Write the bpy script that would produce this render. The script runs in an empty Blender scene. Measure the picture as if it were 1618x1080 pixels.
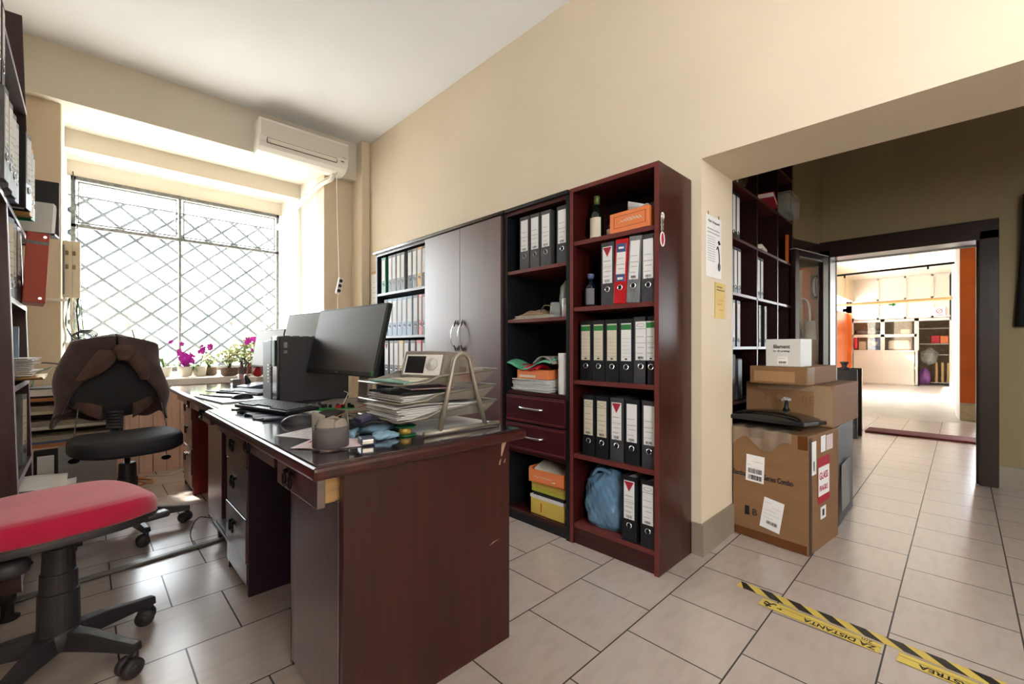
import bpy, bmesh, math, random
from mathutils import Vector, Matrix
random.seed(7)
R = math.radians
PI = math.pi
sc = bpy.context.scene
COL = sc.collection

# ------------------------------------------------------------------ camera
cam_d = bpy.data.cameras.new('camera')
cam = bpy.data.objects.new('camera', cam_d)
COL.objects.link(cam)
cam_d.sensor_width = 36.0
cam_d.lens = 692.0 / 1618.0 * 36.0
cam_d.shift_y = 8.0 / 1618.0
cam_d.clip_start = 0.02
cam_d.clip_end = 200
cam.location = (0, 0, 1.05)
cam.rotation_euler = (R(90), 0, R(-44.25))
sc.camera = cam

# ------------------------------------------------------------------ world, sun, window portals, exposure
sc.view_settings.view_transform = 'Standard'
sc.view_settings.look = 'None'
sc.view_settings.gamma = 1.0
sc.view_settings.use_curve_mapping = False
sc.view_settings.exposure = 1.02
W_STRENGTH = 13.0
w = bpy.data.worlds.new('sky')
sc.world = w
w.use_nodes = True
nt = w.node_tree
bg = nt.nodes['Background']
bg.inputs[0].default_value = (0.88, 0.95, 1.0, 1)
bg.inputs[1].default_value = W_STRENGTH

def sun(direction, strength, col=(1, 0.93, 0.82), ang=1.0):
    d = bpy.data.lights.new('sun', 'SUN')
    d.energy = strength
    d.color = col
    d.angle = R(ang)
    o = bpy.data.objects.new('sun', d)
    COL.objects.link(o)
    o.location = (3, 12, 9)
    o.rotation_euler = Vector(direction).to_track_quat('-Z', 'Y').to_euler()
sun((0.22, -1.0, -1.03), 12.0)

def window_light(name, loc, size, direction, power, col=(1, 1, 1), portal=False):
    d = bpy.data.lights.new(name, 'AREA')
    d.shape = 'RECTANGLE'
    d.size, d.size_y = size
    d.energy = power
    d.color = col
    if portal:
        d.cycles.is_portal = True
    o = bpy.data.objects.new(name, d)
    COL.objects.link(o)
    o.location = loc
    o.rotation_euler = Vector(direction).to_track_quat('-Z', 'Y').to_euler()
    return o
# daylight portals: the picture window, an unseen window and hall gap added for light
window_light('window_portal', (0.85, 6.32, 1.78), (2.0, 2.05), (0, -1, 0), 1, portal=True)
window_light('added_side_window_portal', (-0.80, -2.2, 2.2), (1.7, 1.6), (1, 0, 0), 1, portal=True)
window_light('hall_portal', (12.3, 2.45, 1.1), (1.5, 2.3), (0, -1, 0), 1, portal=True)

# ------------------------------------------------------------------ materials
def lin(c):
    if isinstance(c, str):
        c = [int(c[i:i+2], 16) / 255 for i in (0, 2, 4)]
    return tuple(x / 12.92 if x <= 0.04045 else ((x + 0.055) / 1.055) ** 2.4 for x in c) + (1,)

MATS = {}
def mat(name, col, rough=0.5, metal=0.0, noise=0.0, nscale=8.0, stretch=(1, 1, 1), bump=0.0, bscale=None,
        coat=0.0, trans=0.0, alpha=1.0, col2=None, spec=0.5, sheen=0.0, emit=0.0, ior=1.45, detail=4.0, coatr=0.12, coati=1.5):
    if name in MATS:
        return MATS[name]
    m = bpy.data.materials.new(name)
    m.use_nodes = True
    n, l = m.node_tree.nodes, m.node_tree.links
    b = n['Principled BSDF']
    c = lin(col)
    b.inputs['Base Color'].default_value = c
    b.inputs['Roughness'].default_value = rough
    b.inputs['Metallic'].default_value = metal
    b.inputs['IOR'].default_value = ior
    b.inputs['Specular IOR Level'].default_value = spec
    b.inputs['Coat Weight'].default_value = coat
    b.inputs['Coat Roughness'].default_value = coatr
    b.inputs['Coat IOR'].default_value = coati
    b.inputs['Transmission Weight'].default_value = trans
    b.inputs['Alpha'].default_value = alpha
    b.inputs['Sheen Weight'].default_value = sheen
    if emit:
        b.inputs['Emission Color'].default_value = c
        b.inputs['Emission Strength'].default_value = emit
    if noise or bump or col2:
        tc = n.new('ShaderNodeTexCoord')
        mp = n.new('ShaderNodeMapping')
        mp.inputs['Scale'].default_value = stretch
        l.new(tc.outputs['Object'], mp.inputs[0])
        nz = n.new('ShaderNodeTexNoise')
        nz.inputs['Scale'].default_value = nscale
        nz.inputs['Detail'].default_value = detail
        l.new(mp.outputs[0], nz.inputs['Vector'])
        if noise or col2:
            cr = n.new('ShaderNodeValToRGB')
            c2 = lin(col2) if col2 else tuple(x * (1 - noise) for x in c[:3]) + (1,)
            c1 = c if col2 else tuple(min(1, x * (1 + noise * .6)) for x in c[:3]) + (1,)
            cr.color_ramp.elements[0].position = 0.3
            cr.color_ramp.elements[1].position = 0.7
            cr.color_ramp.elements[0].color = c2
            cr.color_ramp.elements[1].color = c1
            l.new(nz.outputs['Fac'], cr.inputs[0])
            l.new(cr.outputs[0], b.inputs['Base Color'])
        if bump:
            bp = n.new('ShaderNodeBump')
            bp.inputs['Strength'].default_value = bump
            bp.inputs['Distance'].default_value = 0.01
            if bscale:
                nz2 = n.new('ShaderNodeTexNoise')
                nz2.inputs['Scale'].default_value = bscale
                l.new(mp.outputs[0], nz2.inputs['Vector'])
                l.new(nz2.outputs['Fac'], bp.inputs['Height'])
            else:
                l.new(nz.outputs['Fac'], bp.inputs['Height'])
            l.new(bp.outputs[0], b.inputs['Normal'])
    MATS[name] = m
    return m

WALL = mat('cream_wall_paint', 'dccbb2', 0.72, noise=0.05, nscale=1.3, bump=0.03, bscale=60)
WALLW = mat('white_window_reveal_paint', 'efebe2', 0.6, noise=0.03, nscale=2)
CEIL = mat('white_ceiling_paint', 'f6f8fd', 0.85, noise=0.02, nscale=1.5)
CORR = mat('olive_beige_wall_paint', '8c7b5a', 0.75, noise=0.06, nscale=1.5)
MAHOG = mat('mahogany_laminate_vertical_grain', '3a100e', 0.34, noise=0.35, nscale=5, stretch=(9, 9, 0.6), coat=0.15)
MAHOGH = mat('mahogany_laminate_horizontal_grain', '3c1412', 0.32, noise=0.35, nscale=5, stretch=(5, 0.5, 9), coat=0.15)
MEDGE = mat('mahogany_edge_band', '6a302c', 0.4, noise=0.15, nscale=12)
DOORW = mat('satin_mahogany_cupboard_door', '4e2422', 0.4, noise=0.22, nscale=4, stretch=(12, 12, 0.4), coat=1.0, coatr=.36, coati=1.6)
DRAW = mat('mahogany_drawer_front_cathedral_grain', '4c2426', 0.3, noise=0.5, nscale=3, stretch=(2, 2.2, 9), coat=1.0, detail=8, coatr=.26, coati=2.1, bump=.3)
BLACKL = mat('black_laminate', '17181b', 0.4, spec=0.4)
DARKIN = mat('dark_cabinet_back', '1c1212', 0.6)
REDW = mat('lit_red_mahogany', '6b1a12', 0.35, noise=0.3, nscale=5, stretch=(9, 9, 0.7))  # sunlight on the far pedestal side, put into the red
ORANGEW = mat('orange_veneer', 'c96a35', 0.45, noise=0.3, nscale=3, stretch=(3, 3, .6))
PINEW = mat('pale_pine', 'c9a06a', 0.55, noise=0.25, nscale=6, stretch=(1, 8, 8))
WAINS = mat('pink_beige_panel_boards', 'ecc6ae', 0.55, noise=0.1, nscale=3, stretch=(4, 4, .4))
WOOD_FRAME = mat('dark_stained_door_frame', '24140f', 0.3, noise=0.35, nscale=6, stretch=(9, 9, .7), coat=0.3)
BPLAST = mat('black_plastic', '1a1a1d', 0.42)
GPLAST = mat('charcoal_plastic', '343338', 0.5)
CHAIRP = mat('grey_black_chair_plastic', '37353a', 0.4, bump=0.05, bscale=180)
WPLAST = mat('white_plastic', 'ece8e2', 0.35)
CREAMP = mat('cream_plastic', 'cfc3ac', 0.5)
CHROME = mat('chrome', 'd6d6d8', 0.18, metal=1.0)
DCHROME = mat('dark_chrome', '58585c', 0.25, metal=1.0)
STEEL = mat('silver_grey_metal', '8f8a80', 0.38, metal=0.85)
RAWIRON = mat('dark_bronze_handle', '1d1a19', 0.35, metal=0.7)
SCREEN = mat('matt_black_screen', '232326', 0.32, spec=0.9)
SCREENG = mat('grey_screen', '63625f', 0.3)
REDF = mat('red_seat_fabric', 'c41243', 0.9, noise=0.1, nscale=14, bump=0.25, bscale=420, sheen=0.5)
BLACKF = mat('black_seat_fabric', '25262b', 0.7, noise=0.15, nscale=10, bump=0.2, bscale=300)
JACK = mat('brown_jacket_cloth', '4a3836', 0.85, noise=0.22, nscale=9, bump=0.4, bscale=22, sheen=0.3)
JACKP = mat('brown_jacket_lining', '5b443d', 0.9, noise=0.3, nscale=16, bump=0.3, bscale=40)
PAPER = mat('white_paper', 'e9e6e4', 0.7, noise=0.03, nscale=9)
PAPERC = mat('cream_paper', 'd8cdb8', 0.75, noise=0.05, nscale=12)
PAPERP = mat('pinkish_paper', 'dcc4c4', 0.7, noise=0.1, nscale=40)
INK = mat('black_ink', '1e1d22', 0.6)
GREY_INK = mat('grey_ink', '77747a', 0.7)
KRAFT = mat('kraft_cardboard', '84603f', 0.75, noise=0.08, nscale=4, stretch=(1, 1, 5))
KRAFTD = mat('brown_packing_tape', '643a1c', 0.25, noise=0.06, nscale=6)
CTAPE = mat('clear_packing_tape', 'b79b7c', 0.12, alpha=0.6, coat=0.6)
BIN_BLACK = mat('black_binder_board', '18181b', 0.45)
BIN_DGREY = mat('charcoal_binder_board', '3f3e40', 0.55, noise=0.25, nscale=90)
BIN_GREY = mat('grey_marbled_binder_board', '7b7d80', 0.55, noise=0.3, nscale=70, stretch=(1, 1, .3))
BIN_RED = mat('red_binder_board', 'c3161d', 0.4)
BIN_BLUE = mat('pale_blue_binder_board', '8b9fb8', 0.5)
BIN_NAVY = mat('navy_binder_board', '28324e', 0.5)
BIN_GREEN = mat('green_binder_board', '12714a', 0.45)
BIN_YEL = mat('sand_yellow_binder_board', 'd0a661', 0.55)
LABR = mat('red_label_print', 'a81f35', 0.6)
LABG = mat('green_label_print', '2f7d3a', 0.6)
LABB = mat('blue_label_print', '3d5480', 0.6)
ORANGEC = mat('orange_printed_card', 'e8824a', 0.6, noise=0.05, nscale=8)
YELC = mat('yellow_printed_card', 'd3b452', 0.6, noise=0.08, nscale=8)
RED_M = mat('bright_red_plastic', 'c9202c', 0.45)
GREEN_M = mat('green_circuit_plastic', '1c8a3a', 0.4)
GREEND = mat('dark_green_spool_plastic', '0e5a34', 0.35)
GOLD = mat('brass_coloured_wire', 'c6a24a', 0.4, metal=0.3)
LEAFO = mat('pale_outdoor_leaf', 'a9bd8c', 0.6, noise=0.2, nscale=4)
LEAF = mat('fresh_green_leaf', '6f9a34', 0.5, noise=0.3, nscale=12)
LEAFP = mat('pale_variegated_leaf', 'b4bd84', 0.55, noise=0.35, nscale=25)
MAG = mat('magenta_orchid_petal', 'c21fb0', 0.6, noise=0.1, nscale=20)
PINKP = mat('pale_pink_petal', 'e2bcb4', 0.7)
STEM = mat('dark_plant_stem', '3d4a2a', 0.6)
SOIL = mat('potting_soil', '43301f', 0.9, noise=0.3, nscale=50)
WICKER = mat('brown_wicker', '6e5a4a', 0.7, noise=0.45, nscale=60)
BAGB = mat('translucent_blue_plastic_bag', '6388a6', 0.22, noise=0.12, nscale=6, bump=1.0, bscale=9, coat=0.35)
CLEARP = mat('clear_crinkled_plastic', 'cfd4cc', 0.15, alpha=0.32, bump=0.8, bscale=30, coat=0.5)
BUBBLE = mat('bubble_wrap_plastic', 'a99c8c', 0.12, alpha=0.22, bump=1.0, bscale=45, coat=0.6)
WRAPD = mat('dark_stretch_wrapped_board', '3d312a', 0.6, noise=0.3, nscale=5, bump=0.4, bscale=7)
GLOVE = mat('pale_blue_knit', '8fb3cc', 0.85, noise=0.2, nscale=40, bump=0.3, bscale=120)
DGLOVE = mat('dark_navy_cloth', '20222e', 0.8, noise=0.2, nscale=30)
BLUEG = mat('blue_grey_plastic', '43485c', 0.4)
TILEB = mat('skirting_tile', '8d8071', 0.5, noise=0.15, nscale=5)
TAPEY = mat('yellow_floor_tape', 'd8bd5a', 0.4, noise=0.06, nscale=10)
TAPEK = mat('black_floor_tape', '211e1c', 0.4, noise=0.2, nscale=14)
MATR = mat('dark_red_doormat', '7c2329', 0.8, noise=0.3, nscale=30)
HALLW = mat('hall_white_panel_paint', 'd5ccbd', 0.6, noise=0.03, nscale=2)
HALLB = mat('hall_cream_board', 'cdb795', 0.65, noise=0.08, nscale=2, stretch=(3, 3, .5))
ORANGEP = mat('orange_fibreglass_panel', 'cf6420', 0.35, noise=0.16, nscale=2.5, coat=0.2)
PLASTER = mat('worn_plaster', 'c7b59a', 0.8, noise=0.2, nscale=12)
MFRAME = mat('old_grey_window_metal', '6b6a68', 0.55, noise=0.45, nscale=30, stretch=(1, 1, 1))
GRILLE = mat('dark_iron_grille', '3a4448', 0.6)
CABLEW = mat('white_cable', 'e0dcd2', 0.5)
CABLEK = mat('black_cable', '1b1b1d', 0.5)
CABLEG = mat('grey_green_cable', '86a08c', 0.5)
CHANNEL = mat('grey_floor_channel', '74706d', 0.4, metal=0.2)
GLASSD = mat('bottle_glass_dark', '0c140d', 0.08, coat=0.6)
NAVYG = mat('navy_bottle_glass', '10131f', 0.1, coat=0.6)
BRANCH = mat('tree_bark', '6a5a48', 0.9)
CONC = mat('pale_concrete_yard', 'b9b4aa', 0.85, noise=0.1, nscale=2)
TRAYW = mat('champagne_letter_tray_metal', '9b9488', 0.42, metal=0.6)
TRAYM = mat('silver_mesh', '9c968c', 0.45, metal=0.6, alpha=0.7)
GIFT = mat('taupe_card', '5b5556', 0.6)
GIFTW = mat('torn_grey_card', '93897f', 0.7)
COAT = mat('black_coat_cloth', '121214', 0.9)

def glass_mat():
    m = bpy.data.materials.new('glare_veil_window_glass')
    m.use_nodes = True
    n, l = m.node_tree.nodes, m.node_tree.links
    n.clear()
    out = n.new('ShaderNodeOutputMaterial')
    tr = n.new('ShaderNodeBsdfTransparent')
    tl = n.new('ShaderNodeBsdfTranslucent')  # translucent share puts a white glare veil into the glass
    tl.inputs[0].default_value = (0.9, 0.93, 0.95, 1)
    gl = n.new('ShaderNodeBsdfGlossy')
    gl.inputs['Roughness'].default_value = 0.05
    mx = n.new('ShaderNodeMixShader')
    tc = n.new('ShaderNodeTexCoord')
    nz = n.new('ShaderNodeTexNoise')
    nz.inputs['Scale'].default_value = 2.2
    nz.inputs['Detail'].default_value = 6
    l.new(tc.outputs['Object'], nz.inputs['Vector'])
    mr = n.new('ShaderNodeMapRange')
    mr.inputs['From Min'].default_value = 0.35
    mr.inputs['From Max'].default_value = 0.7
    mr.inputs['To Min'].default_value = 0.004
    mr.inputs['To Max'].default_value = 0.02
    l.new(nz.outputs['Fac'], mr.inputs[0])
    l.new(mr.outputs[0], mx.inputs[0])
    l.new(tr.outputs[0], mx.inputs[1])
    l.new(tl.outputs[0], mx.inputs[2])
    mx2 = n.new('ShaderNodeMixShader')
    mx2.inputs[0].default_value = 0.04
    l.new(mx.outputs[0], mx2.inputs[1])
    l.new(gl.outputs[0], mx2.inputs[2])
    l.new(mx2.outputs[0], out.inputs[0])
    return m
GLASS = glass_mat()

def pane_mat(name, tint, fac):
    m = bpy.data.materials.new(name)
    m.use_nodes = True
    n, l = m.node_tree.nodes, m.node_tree.links
    n.clear()
    out = n.new('ShaderNodeOutputMaterial')
    tr = n.new('ShaderNodeBsdfTransparent')
    tr.inputs[0].default_value = tint
    gl = n.new('ShaderNodeBsdfGlossy')
    gl.inputs['Roughness'].default_value = 0.03
    mx = n.new('ShaderNodeMixShader')
    mx.inputs[0].default_value = fac
    l.new(tr.outputs[0], mx.inputs[1])
    l.new(gl.outputs[0], mx.inputs[2])
    l.new(mx.outputs[0], out.inputs[0])
    return m
DGLASS = pane_mat('door_glass', (0.95, 0.92, 0.88, 1), 0.07)

def tile_mat(name, c1, c2, off=(0, 0), rough=0.25, tile=0.34, grout='2e2824'):
    m = bpy.data.materials.new(name)
    m.use_nodes = True
    n, l = m.node_tree.nodes, m.node_tree.links
    b = n['Principled BSDF']
    tc = n.new('ShaderNodeTexCoord')
    mp = n.new('ShaderNodeMapping')
    mp.inputs['Location'].default_value = (off[0], off[1], 0)
    l.new(tc.outputs['Object'], mp.inputs[0])
    br = n.new('ShaderNodeTexBrick')
    br.inputs['Scale'].default_value = 1.0
    br.inputs['Brick Width'].default_value = tile
    br.inputs['Row Height'].default_value = tile
    br.inputs['Mortar Size'].default_value = 0.0028
    br.inputs['Mortar Smooth'].default_value = 0.1
    br.inputs['Bias'].default_value = 0.0
    br.offset = 0.5
    br.offset_frequency = 2
    br.inputs['Color1'].default_value = lin(c1)
    br.inputs['Color2'].default_value = lin(c2)
    br.inputs['Mortar'].default_value = lin(grout)
    l.new(mp.outputs[0], br.inputs['Vector'])
    nz = n.new('ShaderNodeTexNoise')
    nz.inputs['Scale'].default_value = 9
    nz.inputs['Detail'].default_value = 8
    mp2 = n.new('ShaderNodeMapping')
    mp2.inputs['Scale'].default_value = (1, 3.0, 1)
    l.new(tc.outputs['Object'], mp2.inputs[0])
    l.new(mp2.outputs[0], nz.inputs['Vector'])
    cr = n.new('ShaderNodeValToRGB')
    cr.color_ramp.elements[0].position = 0.25
    cr.color_ramp.elements[0].color = (0.74, 0.70, 0.67, 1)
    cr.color_ramp.elements[1].position = 0.55
    cr.color_ramp.elements[1].color = (1, 1, 1, 1)
    l.new(nz.outputs['Fac'], cr.inputs[0])
    mx = n.new('ShaderNodeMix')
    mx.data_type = 'RGBA'
    mx.blend_type = 'MULTIPLY'
    mx.inputs[0].default_value = 0.55
    l.new(br.outputs['Color'], mx.inputs[6])
    l.new(cr.outputs[0], mx.inputs[7])
    l.new(mx.outputs[2], b.inputs['Base Color'])
    b.inputs['Specular IOR Level'].default_value = 0.9
    b.inputs['Coat Weight'].default_value = 0.55
    b.inputs['Coat Roughness'].default_value = 0.24
    b.inputs['Coat IOR'].default_value = 1.6
    mr = n.new('ShaderNodeMapRange')
    mr.inputs['To Min'].default_value = rough
    mr.inputs['To Max'].default_value = 0.85
    l.new(br.outputs['Fac'], mr.inputs[0])
    l.new(mr.outputs[0], b.inputs['Roughness'])
    bp = n.new('ShaderNodeBump')
    bp.invert = True
    bp.inputs['Strength'].default_value = 0.5
    bp.inputs['Distance'].default_value = 0.002
    l.new(br.outputs['Fac'], bp.inputs['Height'])
    l.new(bp.outputs[0], b.inputs['Normal'])
    return m
# brick rows run along X: a joint line at y = 0.187 + 0.34 k, joints in even rows at x = 2.461 + 0.34 k
TILE = tile_mat('beige_floor_tiles', 'c2b3aa', 'b9aaa0', off=(-0.081 + 0.34, -0.187 + 0.34 * 20, 0), rough=0.29)
HALLT = mat('pale_hall_floor', 'bdb6ad', 0.35, noise=0.12, nscale=3)

# ------------------------------------------------------------------ mesh builder
class MB:
    def __init__(s):
        s.bm = bmesh.new()
    def box(s, x0, x1, y0, y1, z0, z1, M=None):
        vs = [s.bm.verts.new(v) for v in ((x0, y0, z0), (x1, y0, z0), (x1, y1, z0), (x0, y1, z0), (x0, y0, z1), (x1, y0, z1), (x1, y1, z1), (x0, y1, z1))]
        if M is not None:
            for v in vs: v.co = M @ v.co
        for f in ((0, 3, 2, 1), (4, 5, 6, 7), (0, 1, 5, 4), (1, 2, 6, 5), (2, 3, 7, 6), (3, 0, 4, 7)):
            s.bm.faces.new([vs[i] for i in f])
        return s
    def obox(s, c, size, rot=(0, 0, 0)):
        from mathutils import Euler
        M = Matrix.Translation(c) @ Euler(rot).to_matrix().to_4x4()
        a, b, d = size
        return s.box(-a / 2, a / 2, -b / 2, b / 2, -d / 2, d / 2, M)
    def prism(s, poly, z0, z1, M=None):
        a = [s.bm.verts.new((p[0], p[1], z0)) for p in poly]
        b = [s.bm.verts.new((p[0], p[1], z1)) for p in poly]
        if M is not None:
            for v in a + b: v.co = M @ v.co
        n = len(poly)
        s.bm.faces.new(a[::-1]); s.bm.faces.new(b)
        for i in range(n):
            s.bm.faces.new((a[i], a[(i + 1) % n], b[(i + 1) % n], b[i]))
        return s
    def tube(s, pts, r, seg=8, cap=True, closed=False):
        pts = [Vector(p) for p in pts]
        n = len(pts)
        rr = r if isinstance(r, (list, tuple)) else [r] * n
        rings = []
        prev = None
        for i, p in enumerate(pts):
            if closed:
                t = pts[(i + 1) % n] - pts[i - 1]
            else:
                t = (pts[min(i + 1, n - 1)] - pts[max(i - 1, 0)])
            if t.length < 1e-9: t = Vector((0, 0, 1))
            t.normalize()
            if prev is None:
                u = t.orthogonal().normalized()
            else:
                u = prev - t * prev.dot(t)
                u = u.normalized() if u.length > 1e-6 else t.orthogonal().normalized()
            prev = u
            v = t.cross(u)
            rings.append([s.bm.verts.new(p + (u * math.cos(2 * PI * k / seg) + v * math.sin(2 * PI * k / seg)) * rr[i]) for k in range(seg)])
        m = n if closed else n - 1
        for i in range(m):
            a, b = rings[i], rings[(i + 1) % n]
            for k in range(seg):
                s.bm.faces.new((a[k], a[(k + 1) % seg], b[(k + 1) % seg], b[k]))
        if cap and not closed:
            s.bm.faces.new(rings[0][::-1]); s.bm.faces.new(rings[-1])
        return s
    def lathe(s, prof, c=(0, 0, 0), seg=24, M=None, cap=True):
        rings = []
        for r, z in prof:
            ring = []
            for k in range(seg):
                v = Vector((r * math.cos(2 * PI * k / seg), r * math.sin(2 * PI * k / seg), z))
                if M is not None: v = M @ v
                ring.append(s.bm.verts.new(v + Vector(c)))
            rings.append(ring)
        for i in range(len(rings) - 1):
            a, b = rings[i], rings[i + 1]
            for k in range(seg):
                s.bm.faces.new((a[k], a[(k + 1) % seg], b[(k + 1) % seg], b[k]))
        if cap:
            s.bm.faces.new(rings[0][::-1]); s.bm.faces.new(rings[-1])
        return s
    def grid(s, f, nu, nv, th=0.0, closeu=False):
        V = [[s.bm.verts.new(f(i / nu, j / nv)) for j in range(nv + 1)] for i in range(nu + (0 if closeu else 1))]
        m = len(V)
        for i in range(nu if closeu else m - 1):
            for j in range(nv):
                s.bm.faces.new((V[i][j], V[(i + 1) % m][j], V[(i + 1) % m][j + 1], V[i][j + 1]))
        return s
    def ell(s, c, r, seg=12, rings=8, M=None):
        V = []
        for i in range(rings + 1):
            th = PI * i / rings
            row = []
            for k in range(seg):
                v = Vector((r[0] * math.sin(th) * math.cos(2 * PI * k / seg), r[1] * math.sin(th) * math.sin(2 * PI * k / seg), r[2] * math.cos(th)))
                if M is not None: v = M @ v
                row.append(v + Vector(c))
            V.append(row)
        top = s.bm.verts.new(V[0][0]); bot = s.bm.verts.new(V[-1][0])
        rows = [[s.bm.verts.new(v) for v in row] for row in V[1:-1]]
        for k in range(seg):
            s.bm.faces.new((top, rows[0][k], rows[0][(k + 1) % seg]))
            s.bm.faces.new((bot, rows[-1][(k + 1) % seg], rows[-1][k]))
        for i in range(len(rows) - 1):
            for k in range(seg):
                s.bm.faces.new((rows[i][k], rows[i + 1][k], rows[i + 1][(k + 1) % seg], rows[i][(k + 1) % seg]))
        return s
    def build(s, name, m, parent=None, world=True, smooth=False, bevel=0.0, solid=0.0, sub=0):
        me = bpy.data.meshes.new(name)
        bmesh.ops.recalc_face_normals(s.bm, faces=s.bm.faces)
        if parent is not None and world:
            s.bm.transform(WM[parent.name].inverted())
        s.bm.to_mesh(me)
        s.bm.free()
        if smooth:
            for p in me.polygons: p.use_smooth = True
        me.materials.append(m)
        o = bpy.data.objects.new(name, me)
        COL.objects.link(o)
        if parent is not None:
            o.parent = parent
            WM[o.name] = WM[parent.name].copy()
        else:
            WM[o.name] = Matrix.Identity(4)
        if solid:
            md = o.modifiers.new('thickness', 'SOLIDIFY'); md.thickness = solid; md.offset = 0
        if bevel:
            md = o.modifiers.new('bevel', 'BEVEL'); md.width = bevel; md.segments = 2; md.limit_method = 'ANGLE'; md.angle_limit = R(40)
        if sub:
            md = o.modifiers.new('sub', 'SUBSURF'); md.levels = sub; md.render_levels = sub
        return o
WM = {}
def thing(name, label, cat, loc=(0, 0, 0), rotz=0.0, group=None, rot=None):
    o = bpy.data.objects.new(name, None)
    COL.objects.link(o)
    o.location = loc
    o.rotation_euler = rot if rot else (0, 0, rotz)
    o.empty_display_size = 0.05
    from mathutils import Euler
    WM[o.name] = Matrix.Translation(loc) @ Euler(o.rotation_euler).to_matrix().to_4x4()
    o['label'] = label; o['category'] = cat
    if group: o['group'] = group
    return o
def tag(o, label, cat, group=None, kind=None):
    o['label'] = label; o['category'] = cat
    if group: o['group'] = group
    if kind: o['kind'] = kind
    return o
def struct(name, mb, m, **k):
    o = mb.build(name, m, **k)
    o['kind'] = 'structure'
    return o
def bez(pts, n=8):
    """Catmull-Rom through points"""
    P = [Vector(p) for p in pts]
    P = [P[0] * 2 - P[1]] + P + [P[-1] * 2 - P[-2]]
    out = []
    for i in range(1, len(P) - 2):
        for k in range(n):
            t = k / n
            a, b, c, d = P[i - 1], P[i], P[i + 1], P[i + 2]
            out.append(0.5 * ((2 * b) + (c - a) * t + (2 * a - 5 * b + 4 * c - d) * t * t + (3 * b - a - 3 * c + d) * t ** 3))
    out.append(P[-2])
    return out
def text(body, size, loc, xdir, zdir, m, parent=None, name='lettering', ext=0.0006, align='LEFT', bold=0.0, sx=1.0):
    """flat raised lettering: xdir = reading direction, zdir = up direction of the letters (world)"""
    cu = bpy.data.curves.new(name, 'FONT')
    cu.body = body; cu.size = size; cu.extrude = ext; cu.align_x = align; cu.offset = bold
    tmp = bpy.data.objects.new(name + '_tmp', cu)
    COL.objects.link(tmp)
    dg = bpy.context.evaluated_depsgraph_get()
    me = bpy.data.meshes.new_from_object(tmp.evaluated_get(dg))
    bpy.data.objects.remove(tmp)
    x = Vector(xdir).normalized(); y = Vector(zdir); y = (y - x * y.dot(x)).normalized(); z = x.cross(y)
    M = Matrix.Translation(loc) @ Matrix((x * sx, y, z)).transposed().to_4x4()
    if parent is not None: M = WM[parent.name].inverted() @ M
    me.transform(M)
    me.materials.clear(); me.materials.append(m)
    o = bpy.data.objects.new(name, me)
    COL.objects.link(o)
    if parent is not None:
        o.parent = parent
        WM[o.name] = WM[parent.name].copy()
    return o
def scribble(mb, o, u, v, wd, lines, th=0.0012, gap=None, h=0.006, n=9, seed=0, nrm=None):
    """hand-writing: short wavy ribbons. o origin (left, first line), u right, v up"""
    rnd = random.Random(seed)
    o, u, v = Vector(o), Vector(u).normalized(), Vector(v).normalized()
    nr = u.cross(v) if nrm is None else Vector(nrm)
    for li, (dv, x0, x1) in enumerate(lines):
        pts = []
        m = max(4, int(n * (x1 - x0) / wd * 2))
        for i in range(m + 1):
            x = x0 + (x1 - x0) * i / m
            pts.append(o + u * x + v * (dv + (h / 2 if i % 2 else -h / 2) * rnd.uniform(.35, 1)))
        for a, b in zip(pts, pts[1:]):
            d = (b - a).normalized(); p = d.cross(nr).normalized() * th / 2
            mb.bm.faces.new([mb.bm.verts.new(q + nr * 0.0004) for q in (a - p, b - p, b + p, a + p)])
def bars(mb, o, u, v, wd, ht, n=18, seed=1):
    rnd = random.Random(seed)
    o, u, v = Vector(o), Vector(u).normalized(), Vector(v).normalized()
    nr = u.cross(v)
    x = 0
    step = wd / n
    for i in range(n):
        b = step * rnd.choice((.35, .5, .75))
        q0 = o + u * (i * step)
        mb.bm.faces.new([mb.bm.verts.new(q + nr * 0.0006) for q in (q0, q0 + u * b, q0 + u * b + v * ht, q0 + v * ht)])
def rect(mb, o, u, v, wd, ht, off=0.0005):
    o, u, v = Vector(o), Vector(u).normalized(), Vector(v).normalized()
    nr = u.cross(v) * off
    mb.bm.faces.new([mb.bm.verts.new(q + nr) for q in (o, o + u * wd, o + u * wd + v * ht, o + v * ht)])

# ================================================================== THE SETTING
H = 3.272
b = MB().box(-1.2, 8.6, -3.6, 6.6, -0.1, 0.0)
struct('floor', b, TILE)
struct('floor', MB().box(8.6, 19.0, -3.6, 2.4, -0.1, 0.0), HALLT)
b = MB().box(-1.2, 5.1, -3.4, 4.66, H, H + 0.12)
struct('ceiling', b, CEIL)
# long wall with the opening to the passage (opening Y -2.4..0.915, up to 2.0)
b = MB()
b.box(2.225, 2.65, 0.915, 4.75, 0, H)
b.box(2.225, 2.65, -2.4, 0.915, 2.0, H)
b.box(2.225, 2.65, -3.4, -2.4, 0, H)
struct('wall_right', b, WALL)
# left wall, with an unseen window added behind the camera for its light
b = MB()
b.box(-0.75, -0.53, -1.4, 4.8, 0, H)
b.box(-0.75, -0.53, -3.4, -3.0, 0, H)
b.box(-0.75, -0.53, -3.0, -1.4, 0, 1.3)
b.box(-0.75, -0.53, -3.0, -1.4, 2.95, H)
struct('wall_left', b, WALL)
b = MB()
b.box(-0.75, 5.1, -3.4, -3.2, 0, H)
struct('wall_rear', b, WALL)
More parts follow.
